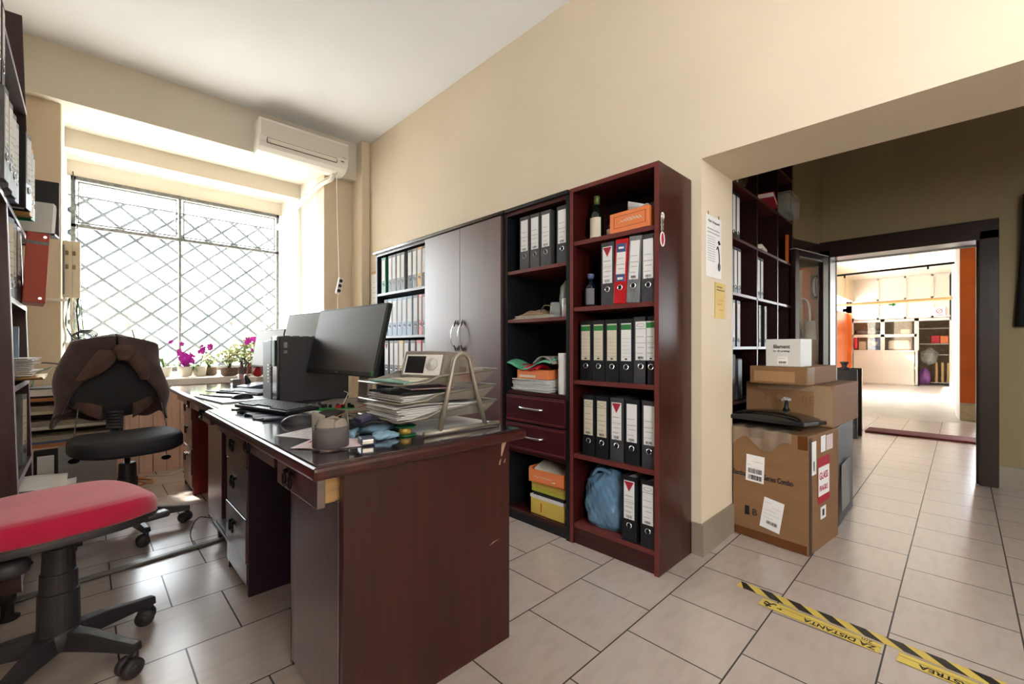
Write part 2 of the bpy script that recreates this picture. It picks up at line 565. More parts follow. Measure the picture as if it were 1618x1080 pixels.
# pilasters and the wall around the alcove
b = MB()
b.box(-0.53, -0.355, 4.504, 4.75, 0, H)
b.box(2.13, 2.225, 4.504, 4.75, 0, H)
b.box(-0.53, -0.13, 4.75, 4.95, 0, 2.9)
b.box(1.825, 2.225, 4.75, 4.95, 0, 2.9)
struct('wall_front', b, WALL, bevel=0.008)
b = MB().prism([(4.63, 2.872), (4.63, H), (4.95, H), (4.95, 3.2), (6.45, 3.2), (6.45, 2.905), (5.50, 2.905), (5.50, 2.80), (5.46, 2.80), (5.46, 2.965)], -0.53, 2.225,
               M=Matrix(((0, 0, 1, 0), (1, 0, 0, 0), (0, 1, 0, 0), (0, 0, 0, 1))))
struct('trim_1', b, mat('pale_alcove_paint', 'dcd3c4', .65))
# reveals of the window alcove
b = MB()
b.box(-0.33, -0.13, 4.95, 6.45, 0, 2.99)
b.box(1.825, 2.05, 4.95, 6.45, 0, 2.99)
b.box(1.79, 1.83, 5.44, 5.47, 0.78, 2.8)
struct('wall_reveal', b, WALLW)
b = MB().box(-0.13, 1.825, 6.16, 6.36, 2.75, 2.91)
b.box(-0.13, 1.825, 6.16, 6.36, 0.0, 0.79)
struct('wall_window', b, MATS['pale_alcove_paint'])
# deep sill with boarded front
b = MB().box(-0.13, 1.83, 4.70, 6.18, 0.735, 0.775)
b.box(-0.13, 1.83, 4.69, 4.72, 0.722, 0.779)
struct('trim_2', b, WALLW, bevel=0.004)
b = MB()
x = -0.13
while x < 1.82:
    b.box(x, min(x + 0.086, 1.825), 4.745, 4.765, 0.0, 0.735)
    b.box(x + 0.03, x + 0.056, 4.739, 4.747, 0.03, 0.70)
    x += 0.09
struct('trim_3', b, WAINS, bevel=0.002)
# window
b = MB()
X0, X1, YW = -0.105, 1.79, 6.16
def bar(x0, x1, z0, z1, t=0.0): b.box(x0, x1, YW - 0.018 - t, YW + 0.03, z0, z1)
bar(X0, X1, 2.715, 2.75); bar(X0, X1, 0.785, 0.83); bar(X0, X0 + 0.035, 0.785, 2.75); bar(X1 - 0.03, X1, 0.785, 2.75)
bar(X0, X1, 2.245, 2.275); bar(0.752, 0.776, 0.785, 2.75, 0.008)
for a0, a1 in ((X0 + 0.05, 0.735), (0.793, X1 - 0.045)):
    for zz in (2.288, 2.69): b.box(a0, a1, YW - 0.012, YW + 0.012, zz, zz + 0.012)
    for aa in (a0, a1 - 0.012): b.box(aa, aa + 0.012, YW - 0.012, YW + 0.012, 2.288, 2.70)
win = struct('window_1', b, MFRAME)
gp = MB().box(X0 + 0.01, X1 - 0.01, YW + 0.008, YW + 0.011, 0.80, 2.74).build('window_pane', GLASS, win, world=False)
b = MB()   # lattice of the security grille beyond the glass
import itertools
def clipseg(c, s, x0, x1, z0, z1):
    """line z = c + s*x clipped to the rectangle"""
    pts = []
    for xx in (x0, x1):
        zz = c + s * xx
        if z0 <= zz <= z1: pts.append((xx, zz))
    for zz in (z0, z1):
        xx = (zz - c) / s
        if x0 < xx < x1: pts.append((xx, zz))
    return sorted(pts)[:1] + sorted(pts)[-1:] if len(pts) >= 2 else None
for s in (0.86, -0.86):
    c = -2.0
    while c < 6:
        p = clipseg(c, s, -0.2, 1.9, 0.80, 2.60)
        if p:
            y = YW + 0.16 + (0.012 if s > 0 else 0)
            b.tube([(p[0][0], y, p[0][1]), (p[1][0], y, p[1][1])], 0.015, 5)
        c += 0.228
b.tube([(-0.2, YW + .17, 2.6), (1.9, YW + .17, 2.6)], 0.01, 5)
b.tube([(-0.2, YW + .17, 0.8), (1.9, YW + .17, 0.8)], 0.01, 5)
b.build('window_grille', GRILLE, win, world=False)
# frame of the unseen side window added for its light
b = MB()
for yy in (-3.0, -2.2, -1.45): b.box(-0.68, -0.63, yy, yy + 0.05, 1.3, 2.95)
b.box(-0.68, -0.63, -3.0, -1.4, 1.3, 1.35).box(-0.68, -0.63, -3.0, -1.4, 2.9, 2.95)
struct('window_unseen', b, WPLAST)
# tile skirting round the pier
b = MB().prism([(2.209, .899), (2.664, .899), (2.664, .9145), (2.2245, .9145), (2.2245, .96), (2.209, .96)], 0, .16)
struct('baseboard_pier', b, TILEB, bevel=0.002)
# passage: walls, ceiling already
b = MB()
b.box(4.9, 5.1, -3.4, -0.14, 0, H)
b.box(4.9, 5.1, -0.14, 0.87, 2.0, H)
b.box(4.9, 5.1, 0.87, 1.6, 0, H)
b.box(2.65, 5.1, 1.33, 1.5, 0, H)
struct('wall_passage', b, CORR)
b = MB().box(2.66, 4.7, 1.30, 1.335, 0, 0.14)
b.box(4.882, 4.9, -3.4, -0.195, 0, 0.165)
struct('baseboard_passage', b, TILEB, bevel=0.002)
# the side panel wall the open door stands against
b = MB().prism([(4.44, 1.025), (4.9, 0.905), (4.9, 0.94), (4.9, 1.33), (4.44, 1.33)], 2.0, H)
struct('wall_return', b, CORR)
b = MB().prism([(4.30, 1.062), (4.9, 0.905), (4.9, 0.94), (4.30, 1.10)], 1.925, 2.012)
struct('trim_4', b, WOOD_FRAME)
# door frame
b = MB()
b.box(4.862, 5.12, -0.195, -0.093, 0, 1.93)
b.box(4.862, 5.12, 0.835, 0.92, 0, 1.93)
b.box(4.862, 5.12, -0.195, 0.92, 1.865, 2.012)
b.box(4.92, 5.0, -0.10, -0.078, 0, 1.875)
fr = struct('door_1', b, WOOD_FRAME, bevel=0.004)
b = MB().box(5.12, 5.135, -0.11, -0.093, 0, 1.87).box(5.12, 5.135, -0.11, 0.86, 1.855, 1.87).box(5.12, 5.135, 0.828, 0.845, 0, 1.87)
b.build('door_jamb_edge', HALLW, fr, world=False)
# threshold strip across the passage floor channel in the office
b = MB().prism([(-0.53, 2.665), (0.60, 2.80), (0.60, 2.84), (-0.53, 2.705)], 0, 0.014)
struct('trim_5', b, CHANNEL, bevel=0.006)

# ---------------- hall beyond the door
b = MB().box(5.1, 11.6, 2.22, 2.36, 0, 3.0).box(11.6, 13.0, 2.22, 2.36, 2.2, 3.0).box(5.1, 16.4, -3.4, -3.2, 0, 3.0)  # unseen gap left in this side to let sun onto the floor
struct('wall_hall_side', b, HALLW)
b = MB().box(5.1, 16.5, -3.4, 2.4, 3.0, 3.1)
struct('ceiling_hall', b, HALLW)
b = MB().box(13.0, 16.4, 2.22, 2.36, 2.38, 3.02)
b.box(13.4, 13.46, 2.2, 2.22, 2.38, 3.0).box(14.9, 14.96, 2.2, 2.22, 2.38, 3.0)
struct('wall_hall_left', b, HALLB)
b = MB().box(13.0, 16.4, 2.28, 2.36, 0, 2.02).box(15.7, 15.78, 2.2, 2.28, 0, 2.02)
b.box(13.0, 16.4, 2.26, 2.28, 0.9, 0.93)
struct('wall_hall_orange', b, ORANGEP)
b = MB().prism([(9.05, -0.2), (9.05, 0.02), (9.5, 0.06), (16.3, 0.19), (16.3, -0.2)], 0, 3.0)
struct('wall_hall_right', b, HALLW)
b = MB().box(9.02, 9.05, -0.185, 0.015, 0.25, 2.95)
b.box(9.012, 9.02, -0.185, 0.015, 0.98, 0.99).box(9.012, 9.02, -0.185, 0.015, 1.95, 1.96)
struct('trim_6', b, ORANGEP)
b = MB().box(8.99, 9.05, -0.2, 0.02, 0, 0.22)
struct('baseboard_hall', b, PLASTER, bevel=0.01)
# end wall of the hall: panelled partition with glazed bays and a doorway
b = MB()
XF = 16.2
b.box(XF, XF + 0.08, 0.81, 2.4, 0, 0.96)
b.box(XF, XF + 0.08, 0.15, 2.4, 1.83, 3.02)
b.box(XF, XF + 0.08, 0.0, 0.22, 0, 3.02)
b.box(XF, XF + 0.08, 2.22, 2.4, 0, 3.02)
b.box(XF, XF + 0.08, 0.81, 0.90, 0, 1.83)
b.box(XF, XF + 0.08, 1.52, 1.61, 0.9, 1.83)
b.box(XF, XF + 0.08, 0.85, 2.3, 1.33, 1.41)
b.box(XF, XF + 0.08, 0.15, 2.4, 1.76, 1.84)
for yy in (0.52, 1.06, 1.64, 2.2):
    b.box(XF - 0.03, XF, yy, yy + 0.05, 1.84, 3.0)
for zz in (1.84, 2.30, 2.36, 2.95): b.box(XF - 0.03, XF, 0.2, 2.25, zz, zz + 0.045)
for yy in (1.545, 0.83, 2.24): b.box(XF - 0.025, XF, yy, yy + 0.05, 0.02, 0.96)
for zz in (0.02, 0.46, 0.92): b.box(XF - 0.02, XF, 0.83, 2.3, zz, zz + 0.04)
struct('wall_hall_end', b, HALLW)
b = MB().box(XF + 0.03, XF + 0.035, 0.9, 2.22, 0.96, 1.76)
struct('window_3', b, DGLASS)
b = MB().box(18.6, 18.7, 0, 2.6, 0, 2.2).box(16.3, 18.6, 2.4, 2.5, 0, 2.2).box(16.3, 18.6, -0.1, 0, 0, 2.2).box(16.3, 18.6, -0.1, 2.5, 2.1, 2.2)
struct('wall_store', b, PLASTER)
# rails and pipe running across the hall
tag(MB().tube([(9, 1.9, 2.235), (9, 0.07, 2.268)], 0.016, 8).tube([(9, 1.35, 2.245), (9, 1.35, 2.19)], .012, 6).tube([(9, .35, 2.26), (9, .35, 2.21)], .012, 6).build('ceiling_rail', RAWIRON), 'thin dark rail crossing high in the bright hall beyond the doorway', 'rail')
tag(MB().tube([(12, 2.3, 1.97), (12, 0.12, 1.995)], 0.03, 8).build('wooden_rail', PINEW), 'pale orange-brown horizontal pole crossing the hall below the upper panels', 'rail')
t = thing('tube_light', 'small twin tube lamp fixture on the white hall ceiling', 'ceiling light', (12.3, 0.78, 2.99))
MB().box(11.7, 12.9, 0.74, 0.82, 2.95, 3.0).build('lamp_housing', CREAMP, t)
MB().tube([(11.75, .765, 2.935), (12.85, .765, 2.935)], .014, 8).tube([(11.75, .8, 2.935), (12.85, .8, 2.935)], .014, 8).build('lamp_tube', WPLAST, t)
t = thing('sign', 'small white no smoking sign on the end wall of the hall', 'sign', (XF - .03, 0.41, 1.97))
MB().box(XF - .045, XF - .032, 0.30, 0.52, 1.86, 2.10).build('sign_plate', WPLAST, t)
rg = [(XF - .05, .41 + .055 * math.cos(a), 2.0 + .055 * math.sin(a)) for a in [2 * PI * k / 20 for k in range(20)]]
MB().tube(rg, .007, 5, closed=True).tube([(XF - .05, .372, 2.04), (XF - .05, .448, 1.96)], .006, 5).build('prohibition_ring', RED_M, t)
MB().box(XF - .048, XF - .045, .33, .49, 1.885, 1.9).box(XF - .048, XF - .045, .35, .47, 1.91, 1.92).build('sign_caption', GREY_INK, t)
t = thing('arrow_marker', 'green arrow hanging on a thin wire below the pole', 'sign', (12.0, 1.12, 1.9))
MB().tube([(12.0, 1.3, 1.93), (12.0, 1.02, 1.93)], .004, 5).tube([(12.0, 1.3, 1.96), (12.0, 1.3, 1.88)], .004, 5).build('wire', GREY_INK, t)
MB().prism([(1.06, 1.915), (1.06, 1.945), (1.0, 1.945), (1.0, 1.975), (0.94, 1.93), (1.0, 1.885), (1.0, 1.915)], 11.99, 12.0, M=Matrix(((0, 0, 1, 0), (1, 0, 0, 0), (0, 1, 0, 0), (0, 0, 0, 1)))).build('arrow', LABG, t)

# store room shelving behind the partition
def hall_box(name, y0, y1, z0, z1, m, label, cat, x0=16.5, d=0.35, group=None, lid=None):
    o = MB().box(x0, x0 + d, y0, y1, z0, z1).build(name, m, bevel=0.01)
    tag(o, label, cat, group)
    return o
t = thing('storage_shelving', 'metal storage shelving behind the open doorway at the end of the hall', 'shelving', (17.0, .5, 0))
for zz in (0.05, 0.82, 1.12, 1.55): MB().box(16.9, 17.3, .06, .95, zz, zz + .03).build('shelf', STEEL, t)
for yy in (.08, .92): MB().box(16.92, 16.95, yy, yy + .03, 0, 1.9).build('upright', STEEL, t)
hall_box('storage_box', .42, .60, 1.15, 1.37, RED_M, 'red and white box on the store shelf, the left one', 'box', 16.95, .3)
hall_box('storage_box', .25, .41, 1.15, 1.36, ORANGEC, 'orange and cream box on the store shelf, the right one', 'box', 16.95, .3)
for k, yy in enumerate((.12, .23, .34, .46)):
    tag(MB().box(16.9, 17.0, yy, yy + .05, .0801, .62).build('pale_board', PINEW), 'pale upright wooden slat leaning below the store shelves', 'slat', 'upright slats in the store')
def lump(mb, c, r, seed=0, amp=.15, seg=18, rings=12):
    rnd = random.Random(seed)
    ph = [rnd.uniform(0, 6.28) for _ in range(6)]
    def f(u, v):
        a = 2 * PI * u; t_ = PI * (0.02 + .96 * v)
        k = 1 + amp * (math.sin(3 * a + ph[0]) * math.sin(2 * t_ + ph[1]) + .6 * math.sin(5 * a + ph[2] + 3 * t_) + .4 * math.sin(9 * a + ph[3] - 5 * t_))
        return (c[0] + r[0] * k * math.sin(t_) * math.cos(a), c[1] + r[1] * k * math.sin(t_) * math.sin(a), c[2] + r[2] * k * math.cos(t_))
    mb.grid(f, seg, rings, closeu=True)
    return mb
tag(lump(MB(), (16.75, .72, .22), (.16, .13, .22), 3).build('plastic_bag', mat('purple_plastic_bag', '9a62b0', .4), smooth=True), 'purple plastic bag on the floor inside the store doorway', 'bag')
tag(lump(MB(), (16.75, .62, .78), (.14, .18, .2), 5, .2).build('plastic_wrap', CLEARP, smooth=True), 'clear plastic wrapped bundle hanging in the store doorway', 'bundle')
tag(MB().box(16.36, 16.8, 1.0, 1.46, .97, 1.24).build('cushion', PAPER, bevel=.05), 'white folded bundle behind the lower right hall window', 'bundle')
tag(MB().box(16.36, 16.8, 1.0, 1.2, 1.42, 1.55).build('cloth_stack', PAPERC, bevel=.03), 'cream folded stack behind the upper right hall window', 'stack')
tag(lump(MB(), (16.7, 1.95, 1.5), (.25, .28, .1), 8, .12).build('grey_bundle', BIN_GREY, smooth=True), 'grey wrapped bundle behind the upper left hall window', 'bundle')
t = thing('storage_bin', 'blue bin with pale contents behind the lower left hall window', 'bin', (16.6, 1.77, .97))
MB().box(16.4, 16.8, 1.62, 1.92, .97, 1.3).build('bin_body', mat('cobalt_plastic', '2c4aa0', .4), t, bevel=.02)
lump(MB(), (16.42, 1.77, 1.15), (.05, .1, .07), 4).build('contents', PAPER, t, smooth=True)
tag(MB().box(16.4, 16.7, 1.95, 2.12, .97, 1.22).build('small_carton', PAPERC), 'small cream carton beside the blue bin at the hall window', 'box')
tag(MB().box(16.09, 16.2, 2.12, 2.2, 1.0, 1.33).build('fire_extinguisher', RED_M, bevel=.03), 'small red canister on the end wall beside the lower left window', 'extinguisher')
tag(MB().box(6.9, 7.25, -.30, .835, 0.001, .022).build('doormat', MATR, bevel=.006), 'long narrow dark red mat on the floor beyond the doorway', 'mat')
# dark boards leaning in the hall just past the door
tag(MB().box(6.30, 6.34, .83, 1.25, 0, .79).build('leaning_board', BIN_BLACK), 'dark upright board just past the doorway, the nearer of two', 'board')
tag(MB().box(6.55, 6.60, .82, 1.25, 0, .80).build('leaning_board', WOOD_FRAME), 'narrow dark board edge just past the doorway, the farther of two', 'board')
tag(MB().lathe([(.05, 0), (.05, .02), (.025, .03), (.03, .06), (.045, .08), (.04, .09)], (6.32, .95, .79), 14).build('small_pot', BPLAST, smooth=True), 'small black pot on top of the dark upright boards', 'pot')

# ---------------- outside the picture window
b = MB().box(-8, 12, 6.5, 30, -.2, -.05)
struct('ground_outside', b, CONC)
def tree(x, y, h, r, n, seed, lab):
    rnd = random.Random(seed)
    t = thing('tree', lab, 'tree', (x, y, -.05), group='trees outside the window')
    tr = MB().tube([(x, y, -.05), (x + .1, y, h * .5), (x - .05, y + .1, h)], [.1, .07, .03], 7)
    for k in range(7):
        a = rnd.uniform(0, 6.28); z = rnd.uniform(.35, .8) * h
        tr.tube([(x, y, z), (x + r * .7 * math.cos(a), y + r * .7 * math.sin(a), z + r * .5)], [.03, .01], 5)
    tr.build('trunk', BRANCH, t)
    lf = MB()
    for k in range(n):
        a = rnd.uniform(0, 6.28); q = math.acos(rnd.uniform(-1, 1)); rr = r * rnd.uniform(.3, 1) 
        c = Vector((x + rr * math.sin(q) * math.cos(a), y + rr * math.sin(q) * math.sin(a), h * .8 + rr * .9 * math.cos(q)))
        d = Vector((rnd.uniform(-1, 1), rnd.uniform(-1, 1), rnd.uniform(-1, 1))).normalized(); e = d.orthogonal().normalized()
        s = rnd.uniform(.06, .13)
        lf.bm.faces.new([lf.bm.verts.new(c + d * s), lf.bm.verts.new(c + e * s * .5), lf.bm.verts.new(c - d * s), lf.bm.verts.new(c - e * s * .5)])
    lf.build('foliage', LEAFO, t)
tree(2.1, 9.5, 1.7, 1.1, 1500, 1, 'leafy tree behind the right half of the window grille')
tree(0.6, 11.5, 1.9, 1.0, 800, 2, 'thinner leafy tree behind the left half of the window grille')
# ground for the far side, keeps daylight plausible

# ================================================================== BINDERS
HANDW = [(-.030, .1, .8), (-.062, .05, .95), (-.085, .2, .85), (-.115, .1, .7), (-.150, .35, .5)]
def binder(loc, width, color, style, label, group=None, rz=0.0, h=0.316, d=0.275, lean=0.0, seed=0, detail=True, cat='binder', lh=0.185, lcol=None, writing=1):
    """lever arch binder; spine faces local -X, stands on z=0, width along Y, centre at y=0"""
    t = thing('lever_arch_binder', label, cat, loc, group=group, rot=(lean, 0, rz))
    hw = width / 2
    b = MB()
    b.box(0, .003, -hw, hw, 0, h)
    b.box(.003, d, -hw, -hw + .003, 0, h)
    b.box(.003, d, hw - .003, hw, 0, h)
    b.build('cover', color, t, world=False, bevel=.0012)
    MB().box(.02, d - .012, -hw + .006, hw - .006, .008, h - .016).build('sheets', PAPER, t, world=False)
    lw = width * .74
    z1 = h * .93; z0 = z1 - lh
    if style != 'none':
        lb = MB().box(-.0012, 0, -lw / 2, lw / 2, z0, z1).build('spine_label', lcol or PAPER, t, world=False)
        u, v = (0, -1, 0), (0, 0, 1)
        if style == 'green' :
            MB().box(-.0020, -.0012, -lw / 2, lw / 2, z1 - .032, z1 - .006).build('label_band', LABG, t, world=False)
        if style == 'triangle':
            p = MB(); p.bm.faces.new([p.bm.verts.new(q) for q in ((-.002, lw / 2 - .002, z1 - .004), (-.002, -lw / 2 + .002, z1 - .004), (-.002, 0, z1 - .052))])
            p.build('label_triangle', LABR, t, world=False)
        if style == 'oval':
            o = [(-.002, lw * .38 * math.cos(a), z1 - .018 + .008 * math.sin(a)) for a in [2 * PI * k / 16 for k in range(16)]]
            MB().tube(o, .0007, 4, closed=True).box(-.0018, -.0012, -lw / 2, lw / 2, z1 - .036, z1 - .0345).build('label_oval', INK, t, world=False)
        if style == 'blue':
            MB().box(-.002, -.0012, -lw / 2, lw / 2, z1 - .042, z1).build('label_band', LABB, t, world=False)
            MB().box(-.002, -.0012, -lw / 2, lw / 2, z0, z0 + .035).build('label_band', LABB, t, world=False)
            MB().box(-.0026, -.002, -lw * .3, lw * .3, z0 + .008, z0 + .02).box(-.0026, -.002, -lw * .28, lw * .28, z1 - .026, z1 - .016).build('label_title', PAPER, t, world=False)
        if detail:
            wr = MB()
            if style in ('green', 'triangle') :
                for k in range(6): wr.box(-.0018, -.0012, -lw * .42, lw * .42, z0 + .02 + k * .018, z0 + .0206 + k * .018)
            if style in ('green',):
                wr.box(-.0018, -.0012, -lw * .12, lw * .12, z0 + .006, z0 + .013)
            else:
                bars(wr, (-.0014, lw * .28, z0 + .006), u, v, lw * .56, .012, 12, seed)
            if writing:
                scribble(wr, (-.0013, lw / 2, z1 - .045), u, v, lw, [(a * lh / .2, x0 * lw, x1 * lw) for a, x0, x1 in HANDW], th=.0011, h=.005, seed=seed)
            wr.build('writing', INK, t, world=False)
    zr = max(.045, z0 - .03)
    ring = [(-.001, .0125 * math.cos(a), zr + .0125 * math.sin(a)) for a in [2 * PI * k / 16 for k in range(16)]]
    MB().tube(ring, .0018, 5, closed=True).build('finger_ring', CHROME, t, world=False)
    MB().lathe([(.0115, 0), (.0115, .0008)], (0, 0, 0), 14, M=Matrix.Translation((-.0008, 0, zr)) @ Matrix.Rotation(-PI / 2, 4, 'Y')).build('finger_hole', BIN_BLACK, t, world=False)
    return t

# ================================================================== RIGHT WALL CUPBOARDS
# tall open mahogany bookcase
t = thing('bookcase', 'tall open mahogany bookcase nearest the passage, black ring binders on its shelves', 'bookcase', (2.04, 1.21, 0))
XA, XB = 1.872, 2.215
MB().box(XA, XB, .962, .984, 0, 1.90).build('side_panel', MAHOG, t, bevel=.001)
MB().box(XA, XB, 1.452, 1.474, 0, 1.90).build('side_panel', MAHOG, t, bevel=.001)
MB().box(XA, XB, .984, 1.452, 1.878, 1.90).build('top_panel', MAHOGH, t)
MB().box(XB - .006, XB, .984, 1.452, .08, 1.878).build('back_panel', DARKIN, t)
for z in (.087, .457, .852, 1.24, 1.592):
    MB().box(XA + .006, XB - .006, .984, 1.452, z, z + .022).build('shelf', MEDGE, t)
MB().box(XA + .012, XA + .03, .984, 1.452, 0, .087).build('plinth', MAHOGH, t)
b = MB()
for z in (0.0,): b.box(XA - .0015, XA, .962, .984, 0, 1.90).box(XA - .0015, XA, 1.452, 1.474, 0, 1.90).box(XA - .0015, XA, .984, 1.452, 1.878, 1.90)
b.build('edge_band', MEDGE, t)
# stickers on its side
s = tag(MB().lathe([(.016, 0), (.016, .001)], (1.905, .9609, 1.655), 18, M=Matrix.Rotation(PI / 2, 4, 'X')).build('sticker', WPLAST), 'small round white sticker high on the side of the bookcase', 'sticker')
t2 = thing('hanging_charm', 'oval dark red charm on a chain on the bookcase side', 'charm', (1.90, .958, 1.56))
rg = [(1.897 + .018 * math.cos(a), .958, 1.545 + .032 * math.sin(a)) for a in [2 * PI * k / 20 for k in range(20)]]
MB().tube(rg, .003, 6, closed=True).build('rim', WPLAST, t2)
MB().lathe([(.016, 0), (.016, .002)], (1.897, .960, 1.545), 18, M=Matrix.Rotation(PI / 2, 4, 'X') @ Matrix.Diagonal((1, 1.8, 1, 1))).build('medallion', LABR, t2)
for k, (zz, w_) in enumerate(((1.592, .008), (1.610, .009), (1.63, .009), (1.648, .01))):
    rg = [(1.894 + w_ * math.cos(a), .958, zz + .012 * math.sin(a)) for a in [2 * PI * k / 12 for k in range(12)]]
    MB().tube(rg, .0022, 5, closed=True).build('chain_link', STEEL, t2)

BG = 'binders in the tall bookcase'
# second shelf (z 1.262)
binder((1.887, 1.247, 1.2625), .074, BIN_DGREY, 'triangle', 'charcoal binder with red triangle label left of the red binder, second shelf', BG, seed=1)
binder((1.885, 1.177, 1.2645), .068, BIN_RED, 'blue', 'bright red binder with blue banded label, second shelf of tall bookcase', BG, seed=2, lean=R(2.6))
binder((1.884, 1.105, 1.2645), .066, BIN_GREY, 'barcode', 'grey marbled binder leaning beside the red binder in the tall bookcase', BG, seed=3, lean=R(3.2), h=.318)
binder((1.885, 1.022, 1.2625), .070, BIN_DGREY, 'plain', 'charcoal binder right of the leaning grey one, second shelf', BG, seed=4)
# third shelf
for k, (y, c, st, lab) in enumerate((
    (1.389, BIN_BLACK, 'green', 'black binder with green banded label, farthest left on the third shelf'),
    (1.309, BIN_BLACK, 'green', 'black binder with green banded label, second from left on third shelf'),
    (1.228, BIN_BLACK, 'green', 'black binder with green banded label, third from left on third shelf'),
    (1.147, BIN_BLACK, 'green', 'black binder with green banded label just left of the oval-label one'),
    (1.068, BIN_DGREY, 'oval', 'charcoal binder with oval logo label among green banded ones, third shelf'),
    (1.010, BIN_BLACK, 'green', 'black binder with green banded label against the right side, third shelf'))):
    binder((1.898, y if k < 5 else 1.0155, .8745), .074 if k < 5 else .06, c, st, lab, BG, seed=10 + k, lcol=(PAPERC if k < 3 else None), h=.314 + (.006 if k > 3 else 0), writing=0 if k < 4 else 1)
# fourth shelf
for k, (y, c, st, lab, lc) in enumerate((
    (1.370, BIN_BLACK, 'oval', 'black binder with worn cream oval label, leftmost on the fourth shelf', PAPERC),
    (1.287, BIN_BLACK, 'oval', 'black binder with cream oval label and handwriting, second on fourth shelf', PAPERC),
    (1.200, BIN_DGREY, 'triangle', 'charcoal binder with red triangle label in the middle of the fourth shelf', None),
    (1.115, BIN_BLACK, 'plain', 'black binder with handwritten white label, fourth shelf, right of red triangle', None),
    (1.024, BIN_DGREY, 'plain', 'charcoal binder with handwritten label at the right end of fourth shelf', None))):
    binder((1.896, y, .4795), .074, c, st, lab, BG, seed=20 + k, lcol=lc)
# bottom shelf
binder((1.884, 1.122, .1095), .076, BIN_BLACK, 'triangle', 'black binder with red triangle label beside the blue bag, bottom shelf', BG, seed=31)
binder((1.884, 1.024, .1095), .074, BIN_BLACK, 'oval', 'black binder with frayed edge and oval label, right end of bottom shelf', BG, seed=32)
# blue bag
t = thing('plastic_bag', 'bulging blue plastic carrier bag on the bottom shelf of the tall bookcase', 'bag', (2.03, 1.30, .1095))
def bagf(u, v):
    a = 2 * PI * u
    n = 3.6
    ca, sa = math.cos(a), math.sin(a)
    r = (abs(ca) ** n + abs(sa) ** n) ** (-1 / n)
    k = (.93 + .09 * math.sin(PI * min(1, v * 1.15))) * (1 + .03 * math.sin(5 * a + 7 * v) + .022 * math.sin(11 * a - 15 * v) + .012 * math.sin(23 * a + 31 * v) + .008 * math.sin(41 * a - 13 * v))
    if v < .08: k *= .9 + 1.2 * v
    if v > .85: k *= 1 - (v - .85) * 1.9
    z = .1095 + .292 * v - (.02 * math.sin(3 * a) if v > .8 else 0)
    return (2.032 + .125 * r * ca * k, 1.305 + .122 * r * sa * k, z)
MB().grid(bagf, 110, 50, closeu=True).build('bag_body', BAGB, t, smooth=True)
lump(MB(), (2.05, 1.29, .34), (.085, .085, .04), 2).build('contents', mat('dark_brown_contents', '3a2a22', .8), t, smooth=True)
hd = bez([(1.935, 1.37, .37), (1.93, 1.33, .41), (1.94, 1.27, .40), (1.935, 1.23, .35)], 6)
MB().tube(hd, [.010] * len(hd), 6).build('handle', BAGB, t, smooth=True)
# top shelf things
t = thing('wine_bottle', 'dark wine bottle with pale label at the left of the top shelf', 'bottle', (1.95, 1.36, 1.6145))
c = (1.96, 1.362, 1.6145)
MB().lathe([(.034, 0), (.037, .01), (.037, .135), (.03, .155), (.015, .175), (.014, .235)], c, 20).build('glass_body', GLASSD, t, smooth=True)
MB().lathe([(.0165, .195), (.0165, .238), (.014, .24)], c, 16).build('neck_foil', mat('olive_foil', '6d7a3c', .4, metal=.3), t, smooth=True)
b = MB(); b.grid(lambda u, v: (c[0] - .0378 * math.cos(.9 * (u - .5) * 2 - .3), c[1] + .0378 * math.sin(.9 * (u - .5) * 2 - .3), c[2] + .015 + .105 * v), 10, 1)
b.build('label', PAPERC, t)
t = thing('small_jar', 'small dark jar with beige label between the bottle and orange box', 'jar', (1.97, 1.277, 1.6145))
MB().lathe([(.022, 0), (.024, .004), (.024, .055), (.018, .065), (.018, .1)], (1.97, 1.277, 1.6145), 18).build('jar_body', GLASSD, t, smooth=True)
b = MB(); b.grid(lambda u, v: (1.97 - .0246 * math.cos(2.2 * (u - .5)), 1.277 + .0246 * math.sin(2.2 * (u - .5)), 1.622 + .04 * v), 8, 1); b.build('label', PAPERC, t)
tag(MB().box(2.10, 2.106, 1.0, 1.26, 1.6145, 1.80).build('grey_board', mat('taupe_board', '7d7468', .7)), 'grey board standing behind the orange box on the top shelf', 'board')
tag(MB().box(2.11, 2.19, 1.19, 1.25, 1.6145, 1.73).build('small_case', BLACKL), 'small dark case at the back of the top shelf', 'case')
t = thing('storage_carton', 'orange printed archive box filled with papers on the top shelf', 'box', (1.93, 1.12, 1.6145), rot=(0, 0, R(-4)))
b = MB().box(-.05, .11, -.11, .11, 0, .098); b.build('carton', ORANGEC, t, world=False, bevel=.002)
b = MB()
for q in (((-.0505, -.095, .022), (-.0505, .085, .0235)), ((-.0505, -.095, .078), (-.0505, .085, .0795)),):
    b.box(-.0512, -.05, q[0][1], q[1][1], q[0][2], q[1][2])
b.box(-.0512, -.05, -.095, -.0935, .022, .0795).box(-.0512, -.05, .0835, .085, .022, .0795)
b.build('print_frame', mat('brown_print', '8a4a2a', .7), t, world=False)
b = MB(); scribble(b, (-.0505, .07, .05), (0, -1, 0), (0, 0, 1), .15, [(0, .02, .145), (.008, .05, .14)], th=.003, h=.012, seed=9); b.build('printed_title', PAPERC, t, world=False)
b = MB()
for k in range(5): b.obox((.03, -.04 + .01 * k, .1 + .006 * k), (.12, .10, .002), (R(6 * k - 10), R(4), R(9 * k)))
b.build('loose_papers', PAPER, t, world=False)
t = thing('mouthwash_bottle', 'dark bottle with blue cap standing on the second shelf left of binders', 'bottle', (1.93, 1.385, 1.2625))
c = (1.935, 1.383, 1.2625)
MB().lathe([(.03, 0), (.033, .006), (.033, .10), (.026, .118), (.012, .125), (.012, .15)], c, 20).build('bottle_body', NAVYG, t, smooth=True)
